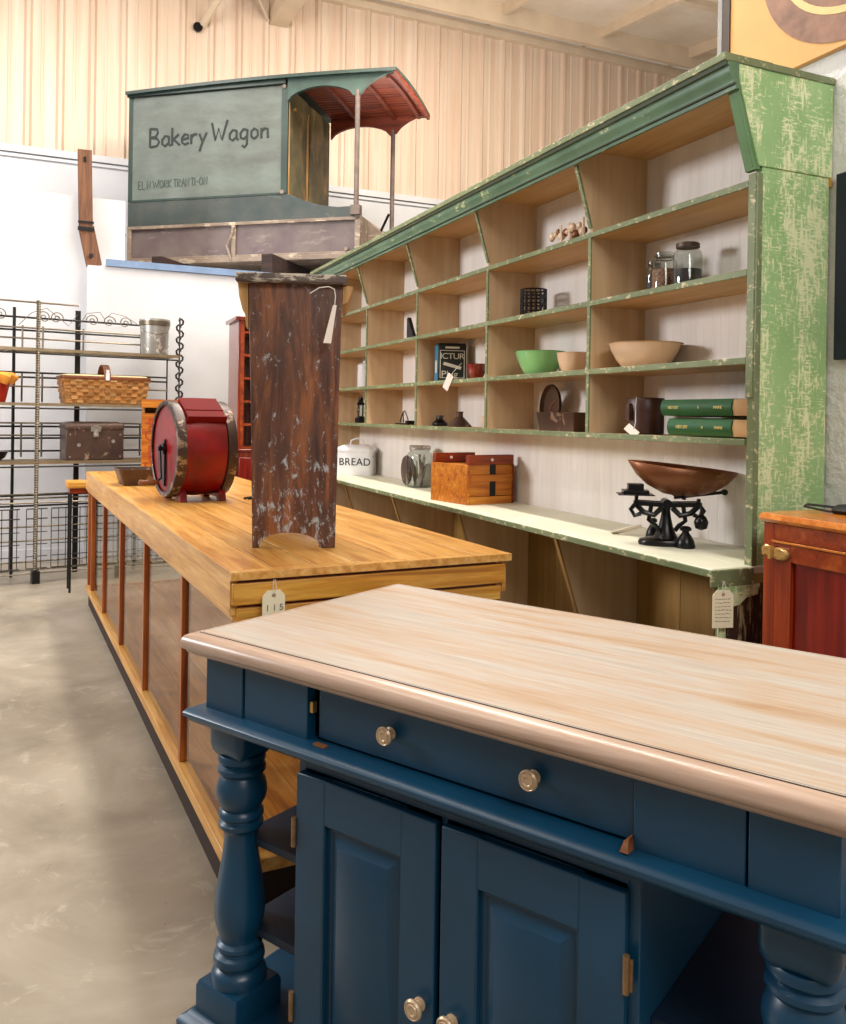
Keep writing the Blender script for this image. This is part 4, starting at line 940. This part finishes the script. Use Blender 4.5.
# stool
stl = thing('iron_leg_stool', 'small stool with orange wood seat and black iron legs beyond the counter end', 'stool', (.125,7.12,0), 3)
b = B(); b.rrect([(.004,.815),(0,.82),(0,.86),(.005,.866)], .24, .24, .01); obj('seat', b, M['honey_x'], stl)
b = B(); b.box(.02,.22,.02,.22,.775,.815); obj('seat_apron', b, M['icebox'], stl)
for x_, y_ in ((.03,.03),(.21,.03),(.03,.21),(.21,.21)):
    b = B(); b.tube([(x_,y_,.775),(x_,y_,0)], .009, 8); obj('leg', b, M['rack_dark'], stl)

# ------------------------------------------------------------------ bakery wagon
wg = thing('bakery_wagon', 'old green bakery wagon body with a porch roof, mounted above the white partition', 'wagon', (.763,10.049,3.05), -38.3)
WL = 2.75; WD = 1.28; Z = 3.05
def z_(z): return z-Z
# lower box
b = B(); b.box(.02,WL-.03,.02,WD-.02,z_(3.06),z_(3.50)); obj('lower_panel', b, M['wagon_plum'], wg)
b = B(); b.box(0,WL,-.03,WD+.01,z_(3.05),z_(3.10)); b.box(0,WL,-.012,.02,z_(3.45),z_(3.485)); b.box(0,.05,-.008,.02,z_(3.10),z_(3.45)); b.box(1.28,1.33,-.008,.02,z_(3.10),z_(3.45)); b.box(WL-.06,WL,-.012,.02,z_(3.10),z_(3.56)); b.box(.05,1.28,-.006,.02,z_(3.10),z_(3.13)); b.box(1.33,WL-.06,-.006,.02,z_(3.10),z_(3.13))
b.box(WL-.03,WL,.02,WD-.02,z_(3.1),z_(3.5)); obj('frame_rail', b, M['wagon_sill'], wg, bevel=.004)
# belt and sideboard with a swooping top
o = [(0,z_(3.485)),(WL-.06,z_(3.485)),(WL-.0,z_(3.485)),(WL-.0,z_(3.60)),(2.5,z_(3.595)),(2.3,z_(3.62)),(2.12,z_(3.68)),(1.98,z_(3.745)),(1.90,z_(3.765)),(0,z_(3.765))]
b = B(); b.prism(o, 1, 0, .03); obj('belt_board', b, M['wagon_teal'], wg, bevel=.003)
b = B(); b.prism(o, 1, WD-.03, WD); obj('belt_board', b, M['wagon_teal'], wg)
# upper body
b = B(); b.box(.05,1.85,.004,.024,z_(3.765),z_(4.92)); obj('lettered_panel', b, M['wagon_panel'], wg)
b = B(); b.box(0,.05,-.004,.03,z_(3.765),z_(4.94)); b.box(.05,1.85,-.006,.008,z_(3.755),z_(3.78)); b.box(1.85,1.92,-.008,.03,z_(3.765),z_(4.9)); b.box(0,.03,.03,WD-.03,z_(3.5),z_(4.93)); b.box(0,1.9,WD-.03,WD,z_(3.765),z_(4.93)); obj('body_frame', b, M['wagon_green'], wg, bevel=.003)
# door wall at the porch
b = B(); b.box(1.86,1.9,.07,.60,z_(3.765),z_(4.93)); b.box(1.86,1.9,.68,WD-.03,z_(3.5),z_(4.93)); b.box(1.84,1.885,.60,.68,z_(3.5),z_(4.93)); obj('door_wall', b, M['wagon_door'], wg, bevel=.004)
b = B(); b.box(1.9,1.915,.03,.07,z_(3.765),z_(4.87)); b.box(1.9,1.912,.57,.60,z_(3.6),z_(4.8)); b.lathe([(.02,1.9),(.02,1.925)], (0,.2,z_(4.72)), 'x', 12); obj('door_trim', b, M['oldlight'], wg)
# roof: side lines and cambered deck
RL = 3.13
def roofz(x, y):
    c = 1-((y-WD/2)/(WD/2+.08))**2
    return 4.945+.03*sin(pi*min(max(x/RL,0),1))+.05*c-Z
rs = []
nx, ny = 16, 12
top = []; bot = []
b = B(); vt = {}
for i in range(nx+1):
    for j in range(ny+1):
        x_ = -.005+(RL+.005)*i/nx; y_ = -.07+(WD+.14)*j/ny
        vt[i,j,0] = b.bm.verts.new((x_, y_, roofz(x_, y_)+.03)); vt[i,j,1] = b.bm.verts.new((x_, y_, roofz(x_, y_)-.005))
for i in range(nx):
    for j in range(ny):
        b.bm.faces.new((vt[i,j,0],vt[i+1,j,0],vt[i+1,j+1,0],vt[i,j+1,0])); b.bm.faces.new((vt[i,j,1],vt[i,j+1,1],vt[i+1,j+1,1],vt[i+1,j,1]))
for i in range(nx):
    for j in (0, ny): b.bm.faces.new((vt[i,j,0],vt[i+1,j,0],vt[i+1,j,1],vt[i,j,1]))
for j in range(ny):
    for i in (0, nx): b.bm.faces.new((vt[i,j,0],vt[i,j+1,0],vt[i,j+1,1],vt[i,j,1]))
obj('roof', b, M['wagon_green'], wg)
b = B(); b.box(-.01,1.9,-.03,.0,z_(4.925),z_(4.975)); obj('drip_rail', b, M['wagon_green'], wg, bevel=.004)
# slatted underside and ribs
b = B(); y_ = .0
while y_ < WD:
    rr = [[(x_, y_+a, roofz(x_, y_)-.008-c) for a, c in ((0,0),(.052,0),(.052,.014),(0,.014))] for x_ in [1.93+.15*k_ for k_ in range(9)]]
    b.rings(rr); y_ += .066
obj('roof_slats', b, M['wagon_slats'], wg)
for x_ in (2.25, 2.72, 3.02):
    b = B(); b.rings([[(x_+dx, y2, roofz(x_, y2)-.022-dz) for dx, dz in ((-.02,0),(.02,0),(.02,.035),(-.02,.035))] for y2 in [.02+WD*.97*k_/10 for k_ in range(11)]]); obj('roof_rib', b, M['wagon_slats'], wg)
# scalloped valances
def valance(y0, y1, mat):
    low = []
    xs = [1.92+k_*(2.66-1.92)/14 for k_ in range(15)]
    for x_ in xs:
        t = (x_-1.92)/(2.66-1.92); low.append((x_, 4.74+.13*sin(pi*t)**.55-Z))
    xs2 = [2.74+k_*(RL-2.74)/8 for k_ in range(9)]
    for x_ in xs2:
        t = (x_-2.74)/(RL-2.74); low.append((x_, 4.76+.19*sin(pi/2*t)**.7-Z))
    out = low+[(RL, 4.985-Z),(2.5, 5.0-Z),(1.92, 4.985-Z)]
    return obj('valance', B().prism(out, 1, y0, y1), mat, wg)
valance(-.02, .02, M['wagon_roofgreen']); valance(WD-.02, WD+.02, M['wagon_slats'])
b = B(); b.box(RL-.03,RL,-.06,WD+.06,z_(4.915),z_(4.965)); obj('end_fascia', b, M['wagon_slats'], wg)
for y_ in (0, WD):
    b = B(); b.tube([(2.70,y_,z_(3.55)),(2.70,y_,z_(4.80))], .027, 12); b.box(2.65,2.75,y_-.04,y_+.04,z_(3.50),z_(3.60)); obj('porch_post', b, M['wagon_post'], wg)
b = B(); b.prism([(WL-.01,z_(3.5)),(WL-.01,z_(3.2)),(WL+.32,z_(3.2)),(WL+.30,z_(3.24))], 1, .25, .95); obj('footboard', b, M['wagon_sill'], wg)
b = B(); b.tube([(WL+.02,.45,z_(3.3)),(WL+.20,.35,z_(3.58))], .014); obj('brake_lever', b, M['black_iron'], wg)
b = B(); b.tube([(.0,-.03,z_(3.4)),(-.06,-.04,z_(3.33)),(-.1,-.05,z_(3.2)),(-.09,-.05,z_(3.1)),(.05,-.04,z_(3.06))], .014); b.tube([(1.33,-.02,z_(3.48)),(1.30,-.03,z_(3.35)),(1.24,-.03,z_(3.22)),(1.30,-.04,z_(3.07))], .012); obj('iron_strap', b, M['wagon_sill'], wg)
b = B(); b.lathe([(.022,-.02),(.022,0)], (1.87,0,z_(3.78)), 'y', 12); b.lathe([(.022,-.02),(.022,0)], (1.88,0,z_(4.9)), 'y', 12); b.lathe([(.02,-.02),(.02,0)], (2.6,0,z_(3.15)), 'y', 12); obj('bolt_head', b, M['wagon_sill'], wg)
# lettering strokes
def strokes(name, word, x, z, s, mat, r, slope=0):
    G_ = {'B':([[(0,0),(0,1)],[(0,1),(.45,.95),(.5,.75),(.35,.55),(0,.52)],[(0,.52),(.45,.45),(.58,.25),(.45,.05),(0,0)]],.72),
     'a':([[(.42,.5),(.2,.55),(.02,.35),(.02,.12),(.2,0),(.42,.15)],[(.44,.52),(.44,.12),(.55,0)]],.62),
     'k':([[(0,0),(0,.95)],[(.42,.58),(0,.28)],[(.08,.33),(.48,0)]],.56),
     'e':([[(.02,.28),(.44,.33),(.4,.5),(.2,.56),(.02,.35),(.03,.12),(.22,0),(.46,.08)]],.58),
     'r':([[(0,0),(0,.52)],[(0,.32),(.15,.5),(.36,.5)]],.48),
     'y':([[(0,.5),(.2,.05)],[(.46,.55),(.2,.05),(.02,-.42)]],.62),
     ' ':([],.12),
     'W':([[(0,1.02),(.22,.08),(.42,.7),(.62,.08),(.95,1.12)]],1.02),
     'g':([[(.42,.5),(.2,.55),(.02,.35),(.05,.1),(.22,.03),(.42,.18)],[(.44,.52),(.42,-.25),(.28,-.4),(.12,-.3)]],.62),
     'o':([[(.22,0),(.03,.12),(.02,.38),(.2,.54),(.4,.42),(.42,.15),(.22,0)]],.6),
     'n':([[(0,0),(0,.52)],[(0,.3),(.16,.5),(.36,.48),(.4,0)]],.56),
     'E':([[(.4,1),(0,1),(0,0),(.42,0)],[(0,.5),(.3,.5)]],.58),'L':([[(0,1),(0,0),(.4,0)]],.62),'N':([[(0,0),(0,1),(.45,0),(.45,1)]],.7),
     'O':([[(.25,0),(.02,.25),(.02,.75),(.25,1),(.48,.75),(.48,.25),(.25,0)]],.66),'R':([[(0,0),(0,1),(.4,.9),(.4,.6),(0,.5),(.45,0)]],.6),'K':([[(0,0),(0,1)],[(.42,1),(0,.45),(.45,0)]],.6),
     'A':([[(0,0),(.25,1),(.5,0)],[(.1,.4),(.4,.4)]],.6),'-':([[(0,.5),(.3,.5)]],.42),'T':([[(0,1),(.5,1)],[(.25,1),(.25,0)]],.6),'I':([[(0,0),(0,1)]],.22)}
    bb = B(); cx = x
    for c_ in word:
        g_, adv = G_[c_]
        for st in g_:
            bb.tube([(cx+p*s*.95, -.001, z+q*s+slope*(cx-x)) for p, q in st], r, 6)
        cx += adv*s
    for v in bb.bm.verts: v.co.y = -.001+(v.co.y+.001)*.2
    return obj(name, bb, mat, wg)
strokes('lettering', 'Bakery Wagon', .27, z_(4.36), .205, M['letter'], .014, .01)
strokes('faint_lettering', 'EL N WORK TRANTI-ON', .13, z_(3.90), .085, M['letter_faint'], .006, .012)
# things carrying the wagon
b = B(); b.box(-.05,.85,0,.10,0,.06)
b = B(); b.box(.46,3.2,8.47,8.55,2.782,2.845); tag(obj('steel_beam', b, M['blue_steel']), 'long blue grey steel beam along the partition top under the wagon', 'beam')
for i, (px, py_, lb) in enumerate(((.95,9.3,'dark timber sleeper under the left end of the wagon'), (1.95,8.6,'dark timber sleeper under the right end of the wagon'))):
    b = B(); b.box(0,.12,0,1.25,2.782,3.048); tag(obj('timber_sleeper', b, M['sleeper'], loc=(px,py_,0), rot=(0,0,radians(-38.3))), lb, 'timber')
# leaning timber bracket
tb = thing('timber_bracket', 'brown timber brace leaning against the white wall left of the wagon', 'timber', (.33,8.62,2.782))
b = B(); b.bar((.03,-.02,0.008),(-.045,.0,.37),.14,.05,(0,1,0)); obj('lower_plank', b, M['brown_timber'], tb, bevel=.004)
b = B(); b.bar((-.047,.0,.34),(-.066,.03,1.10),.125,.06,(0,1,0)); obj('upper_plank', b, M['brown_timber'], tb, bevel=.004)
for q in (b for b in (((-.047,-.04,.33),(-.047,-.04,.365),.145), ((-.048,-.04,.40),(-.048,-.04,.42),.14), ((-.062,-.008,.98),(-.063,-.008,1.03),.02))):
    b = B(); b.bar(q[0], q[1], q[2], .012, (0,1,0)); obj('iron_strap', b, M['black_iron'], tb)
b = B(); b.lathe([(.02,-.06),(.02,-.025)], (.0,0,.10), 'y', 12); obj('bolt', b, M['black_iron'], tb)

# ------------------------------------------------------------------ light
def area(name, loc, rot, sx, sy, power, col=(1,.93,.84)):
    l = bpy.data.lights.new(name, 'AREA'); l.shape = 'RECTANGLE'; l.size = sx; l.size_y = sy; l.energy = power; l.color = col
    o = bpy.data.objects.new(name, l); COL.objects.link(o); o.location = loc; o.rotation_euler = [radians(a) for a in rot]; return o
area('ceiling_strip_light', (1.5,5.0,5.2), (0,0,0), .3, 5.5, 270)
area('ceiling_strip_light', (-1.9,3.6,5.2), (0,4,0), .6, 4.0, 85)
area('rear_fill_light', (.9,-1.4,3.6), (58,0,0), 2.0, 1.2, 90, (1,.97,.93))  # added fill behind the camera, brightens the shelf end and fronts
area('side_window_light', (-3.6,5.6,3.0), (0,-84,0), 1.0, 1.4, 240, (.98,.97,1))
area('high_bay_light', (3.5,7.6,6.0), (28,0,0), 3, 1.4, 290, (1,.92,.82))
area('high_bay_light', (-.8,8.4,6.0), (40,0,0), 2.4, 1.0, 150, (1,.95,.9))
area('ceiling_fill', (5,7.5,4.6), (180,0,0), 4, 3, 120, (1,.94,.86))  # added fill aimed upward to brighten the ceiling
wd = bpy.data.worlds.new('World'); scene.world = wd; wd.use_nodes = True
bg = wd.node_tree.nodes['Background']; bg.inputs[0].default_value = (1,.95,.89,1); bg.inputs[1].default_value = .31

# ------------------------------------------------------------------ camera
f = 848.3
cam = bpy.data.cameras.new('camera'); co = bpy.data.objects.new('camera', cam); COL.objects.link(co)
cam.sensor_fit = 'AUTO'; cam.sensor_width = 36; cam.lens = 36*f/1024; cam.shift_y = -92.7/1024; cam.clip_start = .02
psi = radians(23.71); th = radians(.2135); ro = radians(.89)
fw = Vector((sin(psi)*cos(th), cos(psi)*cos(th), -sin(th))); rt0 = Vector((cos(psi), -sin(psi), 0)); up0 = rt0.cross(fw)
rt = rt0*cos(ro)+up0*sin(ro); up = -rt0*sin(ro)+up0*cos(ro)
co.matrix_world = Matrix.Translation((0,0,1.42)) @ Matrix((rt, up, -fw)).transposed().to_4x4()
scene.camera = co
scene.view_settings.view_transform = 'Standard'; scene.view_settings.look = 'None'
scene.view_settings.exposure = 0; scene.view_settings.gamma = 1; scene.view_settings.use_curve_mapping = False
